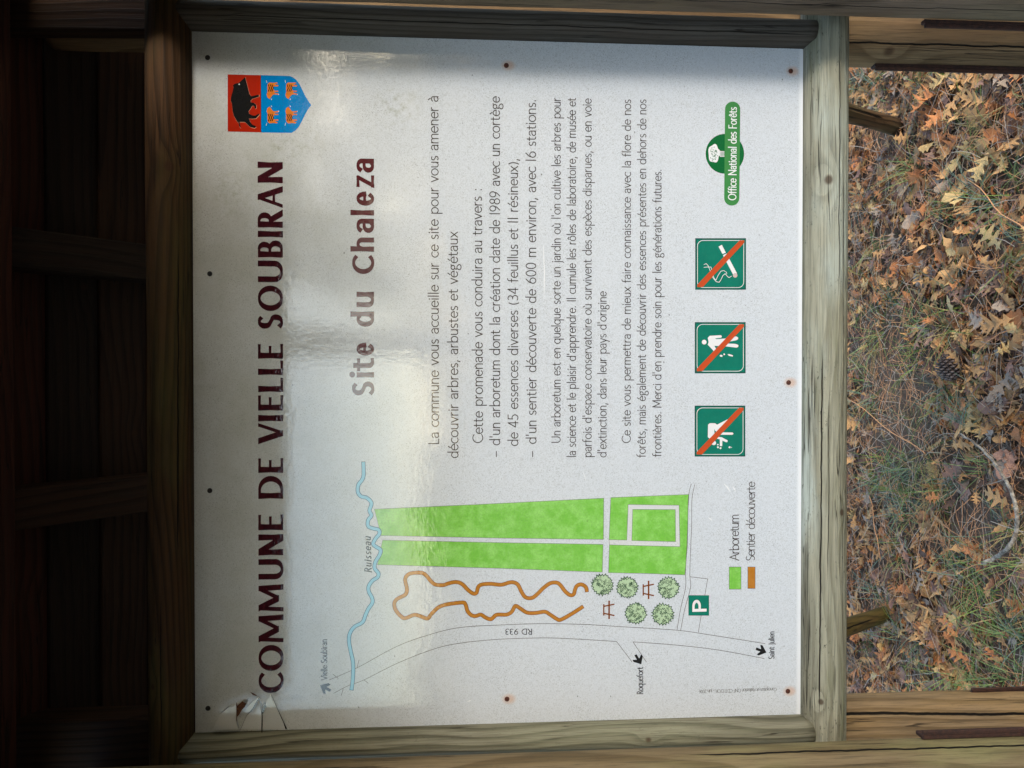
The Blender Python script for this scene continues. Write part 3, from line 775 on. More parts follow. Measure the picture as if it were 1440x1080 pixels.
for s_, p0, p1, hh in lines:
    a = Art(); text(a, s_, p0, p1, hh, 0.092, 0.078, track=0.07)
    a.build('text_line', M_BODY, panel)

# ---- coat of arms
coat = bpy.data.objects.new('coat_of_arms', None); C.objects.link(coat); coat.parent = panel
coat['label'] = 'shield with a black boar on red above four small orange beasts on blue'
def Z9(u, v): return Q(300+u/9, 90+v/9)
a = Art(); a.poly([Z9(u, v) for u, v in [(182, 132), (602, 142), (602, 865), (182, 855)]], 1); a.build('shield_chief', M_RED, coat)
a = Art()
tip = [(602, 142), (965, 152), (1010, 168), (1055, 205), (1095, 262), (1130, 335), (1165, 405), (1200, 465), (1240, 520), (1195, 580), (1160, 640), (1125, 715), (1085, 790), (1040, 842), (990, 872), (602, 866)]
a.poly([Z9(*p) for p in tip], 1); a.build('shield_field', M_SHB, coat)
a = Art()
for p in ([(600, 142), (604, 142), (606, 866), (602, 866)],): a.poly([Z9(*q) for q in p], 2)
a.build('shield_divider', M_BLACK, coat)
boar = [(405, 168), (385, 185), (350, 215), (325, 240), (270, 250), (248, 270), (255, 300), (245, 350), (225, 420), (222, 470), (235, 500), (245, 600), (262, 660), (290, 712), (318, 750), (328, 790), (350, 815), (338, 770), (335, 735),
        (400, 735), (430, 765), (470, 800), (520, 812), (542, 798), (528, 783), (498, 772), (472, 738), (452, 692), (490, 695), (540, 690), (586, 640), (578, 628), (530, 655), (490, 650), (455, 630), (446, 600), (470, 570), (492, 530), (515, 532), (528, 570), (545, 560), (545, 520), (515, 492), (478, 486), (472, 465), (500, 440), (540, 428), (582, 412), (576, 388), (520, 402), (480, 408), (458, 380), (440, 310), (425, 250), (412, 200)]
a = Art(); cx_, cy_ = 380, 470
a.poly([Z9(cx_+(u-cx_)*1.02+2, cy_+(v-cy_)*1.012+2) for u, v in boar], 2); a.build('boar_outline', print_mat('pale_outline', rgb(214, 150, 120), spk=0), coat)
a = Art(); a.poly([Z9(*p) for p in boar], 4); a.build('boar', M_BLACK, coat)
a = Art(); a.poly([Z9(328+9*math.cos(t), 258+9*math.sin(t)) for t in [i*PI/4 for i in range(8)]], 6); a.build('boar_eye', M_SIGN_W, coat)
beast = [(-60, 10), (-70, 40), (-60, 80), (-30, 100), (-10, 70), (10, 45), (30, 40), (75, 45), (80, 30), (35, 22), (30, 8), (75, 8), (78, -6), (25, -8), (12, -45), (20, -60), (75, -62), (80, -78), (30, -82), (70, -100), (60, -112), (10, -108), (-35, -112), (-58, -90), (-62, -40)]
for k, (cu, cv, sg) in enumerate(((745, 345, 1), (982, 345, 1), (745, 640, -1), (982, 640, -1))):
    a = Art(); a.poly([Z9(cu+u, cv+sg*v) for u, v in beast], 2)
    o = a.build('beast', M_OR, coat)
    a = Art()
    for t in (-38, -12, 10): a.strip([Z9(cu+t-12, cv-sg*85), Z9(cu+t+6, cv-sg*40), Z9(cu+t-14, cv+sg*5)], 0.0011, 4)
    a.build('beast_stripes', print_mat('dark_brown_ink', rgb(60, 30, 16), spk=0), coat)
    a = Art(); a.strip([Z9(cu-66, cv-sg*105), Z9(cu-74, cv-sg*140)], 0.0006, 4); a.strip([Z9(cu+82, cv+sg*36), Z9(cu+84, cv+sg*46)], 0.0009, 4); a.strip([Z9(cu-5, cv+sg*95), Z9(cu-12, cv+sg*112)], 0.0008, 4)
    o = a.build('beast_highlights', M_SIGN_W, coat); o['kind'] = 'stuff'

# ---- forestry emblem
logo = bpy.data.objects.new('forestry_emblem', None); C.objects.link(logo); logo.parent = panel
logo['label'] = 'green disc with a white tree crossed by a long green lozenge reading Office National des Forêts'
def Zl(u, v): return Q(960+u/6.353, 130+v/6.353)
a = Art(); a.poly([Zl(377+172*math.cos(t*PI/24), 548+178*math.sin(t*PI/24)) for t in range(48)], 1); a.build('disc', M_LOGO_D, logo)
a = Art()
cap = [Zl(x, y) for x, y in arc(446, 148, 68, 66, 180, 360, 12)]+[Zl(x, y) for x, y in arc(438, 945, 68, 66, 0, 180, 12)]
a.poly(cap, 3); a.build('lozenge', M_LOGO_L, logo)
a = Art()
crown = []
for i in range(30):
    t = i*2*PI/30; r_ = 1+0.08*math.sin(i*5.3)
    crown.append(Zl(278+50*r_*math.cos(t), 546+82*r_*math.sin(t)))
a.poly(crown, 3)
for k in range(5):
    o_ = k*11
    a.strip([Zl(285+o_*0.1, 470+o_*0.3), Zl(300, 490+k*8), Zl(336, 528+o_), Zl(372, 528+o_)], 0.0010, 4)
a.build('tree_mark', M_SIGN_W, logo)
a = Art()
rnd = random.Random(4)
for i in range(34):
    t = rnd.uniform(0, 2*PI); r_ = math.sqrt(rnd.random())*0.8
    u, v = 278+44*r_*math.cos(t), 548+74*r_*math.sin(t); b_ = rnd.uniform(0, PI)
    a.strip([Zl(u, v), Zl(u+9*math.cos(b_), v+9*math.sin(b_)), Zl(u+9*math.cos(b_)+6*math.sin(b_), v+9*math.sin(b_)-6*math.cos(b_))], 0.0006, 5)
a.build('tree_scribble', M_LOGO_D, logo)
a = Art(); text(a, "Office National des Forêts", (1035.4, 281.5), (1036.2, 151), 12.4, 0.125, 0.10, track=0.09, layer=6)
a.build('emblem_lettering', M_SIGN_W, logo)

# ---- pictograms
def pictogram(x0, y0, x1, y1, label):
    pg = bpy.data.objects.new('pictogram', None); C.objects.link(pg); pg.parent = panel; pg['label'] = label
    a = Art(); a.poly([Q(x0, y0), Q(x1, y0), Q(x1, y1), Q(x0, y1)], 1); a.build('pictogram_edge', M_SIGN_D, pg)
    s = (x1-x0)/72.0
    a = Art(); a.poly([Q(x0+2.2*s, y0+2.2*s), Q(x1-1.8*s, y0+2.2*s), Q(x1-1.8*s, y1-2*s), Q(x0+2.2*s, y1-2*s)], 2); a.build('pictogram_field', M_SIGN, pg)
    r = 8*s
    pts = []
    for cx_, cy_, a0 in ((x1-3.2*s-r, y1-3*s-r, 0), (x0+3.2*s+r, y1-3*s-r, 90), (x0+3.2*s+r, y0+3.2*s+r, 180), (x1-3.2*s-r*0.3, y0+3.2*s+r*0.3, 270)):
        rr_ = r*0.3 if a0 == 270 else r
        pts += [Q(x, y) for x, y in arc(cx_, cy_, rr_, rr_, a0, a0+90, 6)]
    a = Art(); a.strip(pts, 0.8*MPP, 3, closed=True); a.build('pictogram_border', M_SIGN_W, pg)
    return pg
def slash(pg, x0, y0, x1, y1):
    s = (x1-x0)/72.0
    P = lambda u, v: Q(x0+u*s, y0+v*s)
    a = Art(); a.poly([P(2.8, 66), P(63, 3), P(69.5, 3), P(69.5, 6.5), P(10.5, 69.5), P(2.8, 69.5)], 7); a.build('red_bar', M_ORANGE, pg)
def pl(sc, ox, oy): return lambda u, v: Q(ox+u/sc, oy+v/sc)

pg = pictogram(977.6, 335, 1049, 407.4, 'square green sign of a barred smoking cigarette')
T = pl(5.4, 960, 320)
a = Art(); a.poly([T(272, 145), T(297, 131), (T(327, 190)), T(302, 202)], 4); a.poly([T(305, 210), T(332, 197), T(412, 348), T(386, 364)], 4); a.build('cigarette', M_SIGN_W, pg)
a = Art(); a.poly([T(398+17*math.cos(t*PI/8), 363+18*math.sin(t*PI/8)) for t in range(16)], 5); a.build('ember', print_mat('ember_grey', rgb(200, 180, 172), spk=0), pg)
a = Art()
sm = [(160, 282), (178, 274), (192, 288), (205, 320), (218, 350), (232, 385), (255, 412), (278, 415), (292, 392), (305, 365), (322, 350), (340, 372), (352, 380), (372, 368)]
a.strip([T(*p) for p in sm], 0.0008, 4)
sm = [(160, 303), (185, 300), (215, 300), (222, 330), (238, 385), (252, 400), (270, 360), (290, 332), (312, 326), (332, 340), (334, 352)]
a.strip([T(*p) for p in sm], 0.0008, 5)
a.build('smoke', M_SIGN_W, pg); slash(pg, 977.6, 335, 1049, 407.4)

pg = pictogram(977, 453, 1048.5, 525, 'square green sign of a barred standing figure dropping litter')
a = Art(); a.poly([T(163+18*math.cos(t*PI/10), 870+18*math.sin(t*PI/10)) for t in range(20)], 4); a.build('head', M_SIGN_W, pg)
a = Art()
a.poly([T(*p) for p in [(190, 838), (205, 822), (290, 817), (298, 826), (292, 836), (245, 842), (255, 848), (330, 842), (405, 826), (420, 834), (420, 848), (405, 856), (335, 870), (330, 880), (405, 884), (422, 892), (422, 906), (408, 912), (330, 903), (240, 898), (262, 935), (250, 950), (235, 938), (205, 905), (190, 890), (197, 870)]], 4)
a.build('figure', M_SIGN_W, pg)
a = Art(); a.poly([T(*p) for p in [(280, 972), (290, 965), (303, 972), (300, 982), (284, 980)]], 4); a.poly([T(*p) for p in [(308, 958), (318, 956), (322, 966), (312, 970)]], 4); a.poly([T(*p) for p in [(340, 962), (350, 960), (382, 970), (380, 980), (350, 974)]], 4)
a.build('litter', M_SIGN_W, pg); slash(pg, 977, 453, 1048.5, 525)

pg = pictogram(976.8, 570.4, 1048, 642, 'square green sign of a barred figure bending to pick flowers')
T = pl(7.714, 960, 520)
a = Art(); a.poly([T(*p) for p in [(275, 595), (295, 580), (350, 580), (372, 596), (480, 540), (500, 540), (495, 555), (400, 632), (395, 650), (430, 678), (540, 680), (552, 692), (540, 705), (410, 705), (350, 660), (342, 640), (345, 700), (290, 745), (272, 730)]], 4); a.build('figure', M_SIGN_W, pg)
a = Art(); a.poly([T(336+26*math.cos(t*PI/10), 793+24*math.sin(t*PI/10)) for t in range(20)], 4); a.build('head', M_SIGN_W, pg)
a = Art(); a.poly([T(*p) for p in [(370, 728), (420, 730), (488, 766), (485, 784), (470, 786), (430, 768), (428, 828), (402, 828), (402, 755), (375, 748)]], 4); a.build('arm', M_SIGN_W, pg)
a = Art()
for u, v, r in ((380, 812, 9), (382, 840, 11), (410, 850, 11), (508, 840, 11), (530, 842, 5)): a.poly([T(u+r*math.cos(t*PI/5), v+r*math.sin(t*PI/5)) for t in range(10)], 4)
a.build('flowers', M_SIGN_W, pg); slash(pg, 976.8, 570.4, 1048, 642)

# ---- the map
mp = bpy.data.objects.new('map', None); C.objects.link(mp); mp.parent = panel
mp['label'] = 'drawn plan of the green arboretum plots, blue stream, brown trail and road'
T3 = pl(7.714, 820, 680)
fields = [[(526.5, 716), (680, 709), (849, 700.5), (848.5, 758.5), (700, 756.5), (536, 753)],
          [(538, 759.5), (700, 763), (848, 765.5), (847, 804.5), (700, 799), (531, 794)]]
a = Art(); ln = Art()
for F_ in fields:
    a.poly([Q(*p) for p in F_], 1); ln.strip([Q(*p) for p in F_], 0.0005, 3, closed=True)
blk = [(300, 152), (1148, 118), (1138, 300), (1132, 660), (1115, 870), (1102, 990), (700, 975), (275, 966), (285, 665), (281, 608)]
a.poly([T3(*p) for p in blk], 1); ln.strip([T3(*p) for p in blk], 0.0005, 3, closed=True)
a.build('plots', M_GREEN, mp)
a = Art()
ringo = [(488, 227), (1040, 235), (1050, 684), (277, 662), (270, 608), (474, 613)]
a.poly([T3(*p) for p in ringo], 2); ln.strip([T3(*p) for p in [(281, 608), (474, 613), (488, 227), (1040, 235), (1050, 684), (283, 664)]], 0.0005, 4)
a.build('garden_path', M_WHITE, mp)
a = Art(); inn = [(537, 280), (1000, 282), (1003, 630), (528, 618)]
a.poly([T3(*p) for p in inn], 3); ln.strip([T3(*p) for p in inn], 0.0005, 5, closed=True)
a.build('centre_plot', M_GREEN, mp)
ln.build('plot_outlines', M_LINE, mp)

def smooth_pts(pts, n=5):
    out = []
    P = [Vector(p) for p in pts]
    for i in range(len(P)-1):
        p0, p1, p2, p3 = P[max(0, i-1)], P[i], P[i+1], P[min(len(P)-1, i+2)]
        for k in range(n):
            t = k/n
            out.append(0.5*((2*p1)+(p2-p0)*t+(2*p0-5*p1+4*p2-p3)*t*t+(3*p1-p0-3*p2+p3)*t**3))
    out.append(P[-1]); return [tuple(p) for p in out]
T4 = pl(3.085, 440, 640)
river = [(219, 30), (220, 85), (213, 108), (198, 128), (195, 158), (208, 178), (235, 186), (254, 208), (246, 240), (254, 262), (240, 282), (240, 308), (262, 318), (285, 324), (288, 342), (272, 362), (262, 385), (275, 398), (293, 410), (290, 432), (272, 462), (268, 490), (284, 512), (280, 530), (258, 545), (242, 570), (243, 592), (256, 618), (258, 640), (240, 668), (228, 695), (215, 725), (180, 745), (160, 775), (157, 810), (164, 850), (174, 900), (174, 960), (168, 1018)]
rp = [T4(*p) for p in smooth_pts(river)]
a = Art(); a.strip(rp, 0.0060, 3, ext=0.0008); a.build('stream_edge', M_BLUE_D, mp)
a = Art(); a.strip(rp, 0.0042, 5); a.build('stream', M_BLUE, mp)
T5 = pl(4.645, 540, 790)
trail = [(1325, 195), (1318, 165), (1290, 148), (1262, 155), (1248, 180), (1240, 210), (1218, 218), (1185, 195), (1150, 150), (1125, 136), (1085, 140), (1040, 172), (1000, 212), (965, 236), (925, 232), (900, 200), (875, 150), (845, 134), (815, 136), (765, 150), (700, 144), (640, 148), (615, 165), (605, 200), (585, 208), (550, 185), (510, 145), (470, 132), (425, 140), (385, 152), (335, 148), (305, 125), (275, 88), (245, 72), (180, 74), (150, 90), (138, 120), (150, 180), (138, 215), (90, 240), (68, 268), (74, 310), (110, 355), (140, 368), (200, 346), (250, 360), (285, 370), (310, 340), (355, 298), (410, 278), (510, 266), (532, 278), (545, 320), (570, 348), (600, 354), (632, 345), (665, 365), (700, 374), (735, 346), (800, 345), (835, 325), (858, 288), (895, 308), (935, 332), (990, 334), (1050, 326), (1085, 345), (1130, 374), (1155, 378), (1225, 340), (1300, 292)]
tp = [T5(*p) for p in smooth_pts(trail, 4)]
a = Art(); a.strip(tp, 0.0058, 3, ext=0.0006); a.build('trail_edge', M_BROWN_D, mp)
a = Art(); a.strip(tp, 0.0044, 5); a.build('trail', M_BROWN, mp)

a = Art()
def rl(pts, sm=True, w=0.00075):
    P = smooth_pts(pts) if sm else pts
    a.strip([Q(*p) for p in P], w, 3)
rl([(463, 956), (480, 949), (508, 936), (560, 908), (612, 890), (650, 882), (700, 879), (760, 877), (820, 878), (870, 881), (950, 886), (1000, 893), (1076, 905)])
rl([(469, 975), (490, 964), (512, 956), (560, 932), (612, 912), (650, 904), (700, 899), (760, 897), (800, 898), (867, 902)])
rl([(890, 902.5), (950, 907), (1010, 914), (1075, 926)])
rl([(867, 902), (889, 931)], False); rl([(890, 902.5), (909, 931)], False)
rl([(502, 939), (505, 928)], False); rl([(476, 954), (468, 948)], False); rl([(480, 978), (483, 967)], False); rl([(512, 956), (518, 961)], False)
# track beside the plots, car park
rl([(972, 680), (968, 700), (967, 740), (965.5, 775), (964, 805), (964, 826), (957, 856), (952, 886)])
rl([(977, 681), (973, 702), (972.5, 740), (971, 775), (970, 808), (971, 826), (963, 856), (957, 887)])
rl([(970.5, 811), (995, 814), (991, 838)], False); rl([(986, 865), (982, 889)], False)
a.build('road_lines', M_LINE, mp)

def arrow(px, py, ang, s=1.0):
    ar = Art()
    ca, sa = math.cos(rad(ang)), math.sin(rad(ang))
    sh = [(-9, -1.9), (-1.5, -1.9), (-5, -7.5), (-1.5, -8), (7.5, 0), (-1.5, 8), (-5, 7.5), (-1.5, 1.9), (-9, 1.9)]
    ar.poly([Q(px+s*(x*ca-y*sa), py+s*(x*sa+y*ca)) for x, y in sh], 4); ar.build('arrow', M_BLACK, mp)
arrow(898, 928, 58, 0.95); arrow(1071, 915, 20, 0.95); arrow(457, 967, 208, 1.0)
for s_, p0, p1, hh, w_ in (("Roquefort", (904.5, 976), (904.5, 938), 9.5, 0.115), ("Saint Julien", (1089, 926.5), (1089, 888), 9.0, 0.115), ("Vielle Soubiran", (460.5, 956), (460, 899), 9.0, 0.115),
                           ("RD 933", (748.5, 884), (710.5, 884), 8.6, 0.12)):
    a = Art(); text(a, s_, p0, p1, hh, w_, w_*0.85, track=0.07); a.build('place_name', M_BLACK, mp)
a = Art(); text(a, "Ruisseau", (523, 805), (521.5, 755), 10.5, 0.15, 0.11, track=0.22, slant=0.22); a.build('stream_name', M_BLACK, mp)
a = Art(); text(a, "Conception et réalisation ONF-CDTI D'OR - juin 2006", (1092, 967), (983, 970), 5.2, 0.10, 0.09); a.build('credit_line', M_LINE, panel)

def flat_bush(px, py, r, seed):
    rn = random.Random(seed); pts = []
    for i in range(44):
        t = 2*PI*i/44; k = r*(1.0 if i % 2 else 0.84)*rn.uniform(0.93, 1.05)
        pts.append((px+k*math.cos(t), py+k*math.sin(t)))
    me = Art(); me.poly([Q(*p) for p in pts], 1)
    nf = len(me.f)
    me.strip([Q(*p) for p in pts], 0.0011, 4, closed=True)
    for i in range(34):
        t = rn.uniform(0, 2*PI); q = math.sqrt(rn.random())*r*0.8; x, y = px+q*math.cos(t), py+q*math.sin(t)
        b0 = rn.uniform(0, 2*PI); z = []
        for j in range(5):
            s_ = 1.2 if j % 2 else -1.2
            z.append(Q(x+j*1.3*math.cos(b0)+s_*math.sin(b0), y+j*1.3*math.sin(b0)-s_*math.cos(b0)))
        me.strip(z, 0.0006, 5)
    o = me.build('tree_symbol', M_BUSH, mp)
    o.data.materials.append(M_BUSH_D)
    for k, p in enumerate(o.data.polygons): p.material_index = 0 if k < nf else 1
for k, (x, y) in enumerate(((847, 822), (882, 826), (940, 826.5), (894, 862.5), (932, 863.5))): flat_bush(x, y, 15.5, 20+k)
def table_sym(px, py):
    a = Art()
    for l in ([(-9, -11), (-9+0, 0)],): pass
    a.strip([Q(px+0.5, py-13), Q(px+0.5, py+13)], 0.0024, 4)
    a.strip([Q(px-7, py-8), Q(px-7, py+8)], 0.0020, 4)
    a.strip([Q(px-6.5, py-5), Q(px+8, py-8)], 0.0020, 5)
    a.strip([Q(px-6.5, py+5), Q(px+8, py+8)], 0.0020, 5)
    a.build('picnic_symbol', M_TABLE, mp)
table_sym(856, 857.5); table_sym(911.5, 829.5)
# car park sign
a = Art(); a.poly([Q(968, 837), Q(997, 837), Q(997, 865.5), Q(968, 865.5)], 6); a.build('parking_square', M_SIGN, mp)
a = Art(); text(a, "P", (993.5, 860.5), (993.5, 843), 21, 0.20, 0.16, layer=8); a.build('parking_letter', M_SIGN_W, mp)
# legend
lg = bpy.data.objects.new('legend', None); C.objects.link(lg); lg.parent = panel
for (x0, x1, y0, y1, mt, nm, ink_) in ((1025.3, 1042, 797.2, 828.5, M_GREEN, 'green_swatch', M_LINE), (1051.5, 1061.8, 797.2, 827.5, M_BROWN, 'brown_swatch', M_LINE)):
    a = Art(); q = [Q(x0, y0), Q(x1, y0), Q(x1, y1), Q(x0, y1)]; a.poly(q, 1); nf = len(a.f); a.strip(q, 0.0006, 3, closed=True)
    o = a.build(nm, mt, lg); o.data.materials.append(ink_)
    for k, p in enumerate(o.data.polygons): p.material_index = 0 if k < nf else 1
a = Art(); text(a, "Arboretum", (1039.5, 788), (1039, 723.5), 14.5, 0.088, 0.075); a.build('legend_lettering', M_BODY, lg)
a = Art(); text(a, "Sentier découverte", (1061.5, 788.5), (1062, 677.5), 13.6, 0.088, 0.075); a.build('legend_lettering', M_BODY, lg)

# ---- broken corner
def Zc(u, v): return Q(260+u/9, 960+v/9)
def Zc3(u, v, y):
    p = Zc(u, v); return (p[0], y, p[1])
dmg = bpy.data.objects.new('cracked_corner', None); C.objects.link(dmg); dmg.parent = panel
dmg['label'] = 'broken lower-left-of-title corner with lifted shards, dark cracks and a rust spot'
M_SHARD = print_mat('lifted_white_shard', (0.60, 0.61, 0.61, 1), spk=0.3)
ZB = min(Q(400, 1026)[1], Q(402, 1000)[1])-0.002
def shard(pts, tilt_top, tilt_side=0.0):
    """a flake of the sheet, lifted by tilt; pts in photo zoom units"""
    P = [Zc(*p) for p in pts]
    cx_ = sum(p[0] for p in P)/len(P); cz_ = sum(p[1] for p in P)/len(P)
    v = [(p[0], -0.0006-(p[1]-ZB)*tilt_top-tilt_side*(p[0]-cx_), p[1]) for p in P]
    n = len(v)
    v += [(x, 0.0008, z) for x, y, z in v]
    f = []
    for t in tessellate_polygon([[Vector((p[0], p[1], 0)) for p in P]]):
        a_, c_, d_ = (P[q] for q in t)
        ar = (c_[0]-a_[0])*(d_[1]-a_[1])-(d_[0]-a_[0])*(c_[1]-a_[1])
        f.append(tuple(t) if ar > 0 else (t[0], t[2], t[1]))
    f += [(i, i+n, (i+1) % n+n, (i+1) % n) for i in range(n)]
    link('shard', mesh('shard', v, f), M_SHARD, dmg)
shard([(368, 570), (395, 520), (470, 370), (560, 290), (640, 275), (662, 240), (668, 330), (660, 430), (670, 500), (690, 560)], 0.085, 0.02)
shard([(700, 575), (735, 500), (830, 370), (940, 195), (975, 400), (972, 585)], 0.035, -0.02)
shard([(992, 585), (996, 400), (1030, 240), (1090, 150), (1270, 575)], 0.06, 0.03)
shard([(790, 300), (850, 240), (925, 180), (935, 190), (840, 350), (770, 360)], 0.065)
a = Art()
for pts, w in (([(945, 180), (880, 300), (840, 350)], [0.0022, 0.0014, 0.0008]), ([(840, 350), (790, 400), (730, 540), (705, 590)], [0.0006, 0.0003, 0.0004, 0.0003]),
               ([(948, 180), (975, 300), (986, 400), (982, 640)], [0.001, 0.0008, 0.0010, 0.0015]), ([(1030, 240), (1015, 290), (990, 380)], [0.0003, 0.0045, 0.0012]),
               ([(1098, 135), (1180, 330), (1255, 500), (1285, 580)], [0.0006, 0.0008, 0.001, 0.0022])):
    a.v_start = len(a.v)
    a.strip([Zc(*p) for p in pts], w, 24)
a.v = [(x, y-0.0-0.060*(z-ZB), z) for x, y, z in a.v]
a.build('crack', M_BLACK, dmg)
M_RUST = plain('rust_spot', (0.16, 0.055, 0.018, 1), 0.8, 0, (0.05, 0.018, 0.01, 1), 260)
a = Art()
a.poly([Zc(*p) for p in [(665, 220), (675, 270), (700, 250), (740, 215), (790, 245), (770, 290), (735, 325), (700, 385), (678, 410), (665, 480), (658, 485), (668, 420), (668, 330)]], 27)
a.poly([Zc(*p) for p in [(835, 100), (880, 118), (922, 145), (915, 155), (870, 140)]], 27)
a.v = [(x, y-0.062*(z-ZB), z) for x, y, z in a.v]
a.build('rust_spot', M_RUST, dmg)

# scuffs: pale scratches of the film
for (x, y, dx, dy, w) in ((764, 345, 1, 75, 0.0016), (1018, 680, 9, 12, 0.0022), (1030, 684, 4, 8, 0.0018), (996, 728, 5, 4, 0.002), (820, 664, 3, 12, 0.001), (657, 987, 5, -3, 0.002)):
    a = Art(); a.strip([Q(x, y), Q(x+dx*0.5+1, y+dy*0.5), Q(x+dx, y+dy)], [w*0.3, w, w*0.3], 1)
    a.build('scuff', print_mat('pale_scuff', (0.80, 0.80, 0.79, 1), spk=0), panel)

# screws
M_SCR_D = plain('blackened_screw', (0.012, 0.010, 0.009, 1), 0.6, 0.3)
M_SCR_R = plain('rusty_screw', (0.13, 0.035, 0.015, 1), 0.75, 0.2, (0.045, 0.015, 0.010, 1), 700, 0.0003)
for (px, py, k) in SCREWS:
    p = at_y(px, py); v = []; f = []
    R_ = 0.0037
    prof = [(0.0, -0.0006), (0.0010, -0.0006), (0.0012, -0.0014), (0.0024, -0.0013), (0.0033, -0.0009), (R_, -0.0001)]
    n = 16
    for r_, y in prof:
        for i in range(n): v.append((p.x+r_*math.cos(2*PI*i/n), y, p.z+r_*math.sin(2*PI*i/n)))
    for j in range(len(prof)-1):
        for i in range(n):
            f.append((j*n+i, (j+1)*n+i, (j+1)*n+(i+1) % n, j*n+(i+1) % n))
    o = link('screw', mesh('screw', v, f), M_SCR_R if k else M_SCR_D, panel)
    bm = bmesh.new(); bm.from_mesh(o.data); bmesh.ops.remove_doubles(bm, verts=bm.verts, dist=1e-7); bmesh.ops.recalc_face_normals(bm, faces=bm.faces)
    if sum(fc.normal.y for fc in bm.faces) > 0: bmesh.ops.reverse_faces(bm, faces=bm.faces)
    bm.to_mesh(o.data); bm.free()

# ------------------------------------------------------------------ litter on the ground
rnd = random.Random(12)
def leaf_mat(name, c1, c2):
    m = NT(name); co = m.coord('Object'); X, Y, Z = m.xyz(co)
    oi = m.n.new('ShaderNodeObjectInfo')
    n = m.noise(co, 60, 4, 0.65); n2 = m.noise(co, 260, 3, 0.6)
    c = m.mix(m.ramp(n, 0.35, 0.65), c1, c2)
    c = m.mix(m.ramp(n2, 0.5, 0.72, 0, 0.4), c, (0.08, 0.045, 0.03, 1))
    hsv = m.n.new('ShaderNodeHueSaturation'); m.l(c, hsv.inputs['Color'])
    m.l(m.ramp(oi.outputs['Random'], 0, 1, 0.65, 1.25, False), hsv.inputs['Value'])
    m.l(hsv.outputs[0], m.b.inputs['Base Color']); m.b.inputs['Roughness'].default_value = 0.62
    m.b.inputs['Specular IOR Level'].default_value = 0.35
    m.l(m.bump(n2, 0.0012, 0.6), m.b.inputs['Normal'])
    return m.m
LEAF = [leaf_mat('tan_dry_leaf', rgb(216, 166, 108), rgb(190, 142, 92)), leaf_mat('pale_yellow_leaf', rgb(216, 186, 128), rgb(194, 156, 98)),
        leaf_mat('orange_brown_leaf', rgb(208, 136, 80), rgb(180, 116, 70)), leaf_mat('purple_brown_leaf', rgb(164, 128, 108), rgb(136, 100, 84)),
        leaf_mat('grey_brown_leaf', rgb(178, 158, 138), rgb(148, 128, 108)), leaf_mat('dark_brown_leaf', rgb(112, 84, 64), rgb(84, 62, 50))]
LEAF_NAMES = ['tan', 'pale yellow', 'orange brown', 'purple brown', 'grey brown', 'dark brown']
LEAF_W = [0.36, 0.09, 0.20, 0.16, 0.10, 0.09]

def leaf_mesh_data(seed, kind):
    rn = random.Random(seed)
    if kind == 0:     # deep sharp lobes
        half = [(0, 0.012), (0.10, 0.03), (0.17, 0.16), (0.20, 0.22), (0.24, 0.16), (0.27, 0.06), (0.34, 0.07), (0.45, 0.26), (0.52, 0.40), (0.50, 0.28), (0.55, 0.26), (0.50, 0.09), (0.58, 0.08), (0.70, 0.26), (0.78, 0.34), (0.76, 0.20), (0.76, 0.08), (0.84, 0.08), (0.92, 0.17), (0.91, 0.06), (1.0, 0.0)]
    else:             # shallow rounded lobes
        half = [(0, 0.012), (0.10, 0.04), (0.20, 0.12), (0.27, 0.17), (0.33, 0.13), (0.40, 0.16), (0.48, 0.27), (0.55, 0.26), (0.60, 0.18), (0.68, 0.22), (0.76, 0.26), (0.82, 0.18), (0.88, 0.14), (0.94, 0.10), (1.0, 0.0)]
    curl = rn.uniform(-2.2, 2.6); bend = rn.uniform(-1.0, 1.3); tw = rn.uniform(-1.4, 1.4); fold = rn.uniform(0.0, 0.5)
    v = []; f = []
    def P(t, w):
        z = curl*w*w+fold*abs(w)*0.5+bend*(t-0.5)**2+tw*w*(t-0.5)+0.03*math.sin(9*t+seed)+0.03*math.sin(14*w+seed)
        return (w, t-0.5, z*0.6)
    n = len(half)
    mid_i = []
    tm = 0
    for i, (t, w) in enumerate(half):
        tm = max(tm, t) if i else 0
        mid_i.append(len(v)); v.append(P(min(1, i/(n-1)), 0))
    for sg in (1, -1):
        prev = None
        jit = [rn.uniform(0.85, 1.15) for _ in half]
        for i, (t, w) in enumerate(half):
            cur = len(v); v.append(P(t+rn.uniform(-0.01, 0.01), sg*w*jit[i]))
            if prev is not None:
                q = (mid_i[i-1], prev, cur, mid_i[i])
                f.append(q if sg > 0 else tuple(reversed(q)))
            prev = cur
    # stalk
    b = len(v); v += [(0.010, -0.5, 0.0), (-0.010, -0.5, 0.0), (-0.006, -0.70, 0.05), (0.006, -0.70, 0.05)]; f.append((b, b+1, b+2, b+3))
    return v, f
leafdata = [leaf_mesh_data(100+i, 0 if i < 12 else 1) for i in range(20)]
leafmesh = {}
def get_leaf_mesh(k, mi):
    if (k, mi) not in leafmesh:
        me = mesh('fallen_leaf', *leafdata[k]); me.materials.append(LEAF[mi])
        for p in me.polygons: p.use_smooth = True
        leafmesh[(k, mi)] = me
    return leafmesh[(k, mi)]

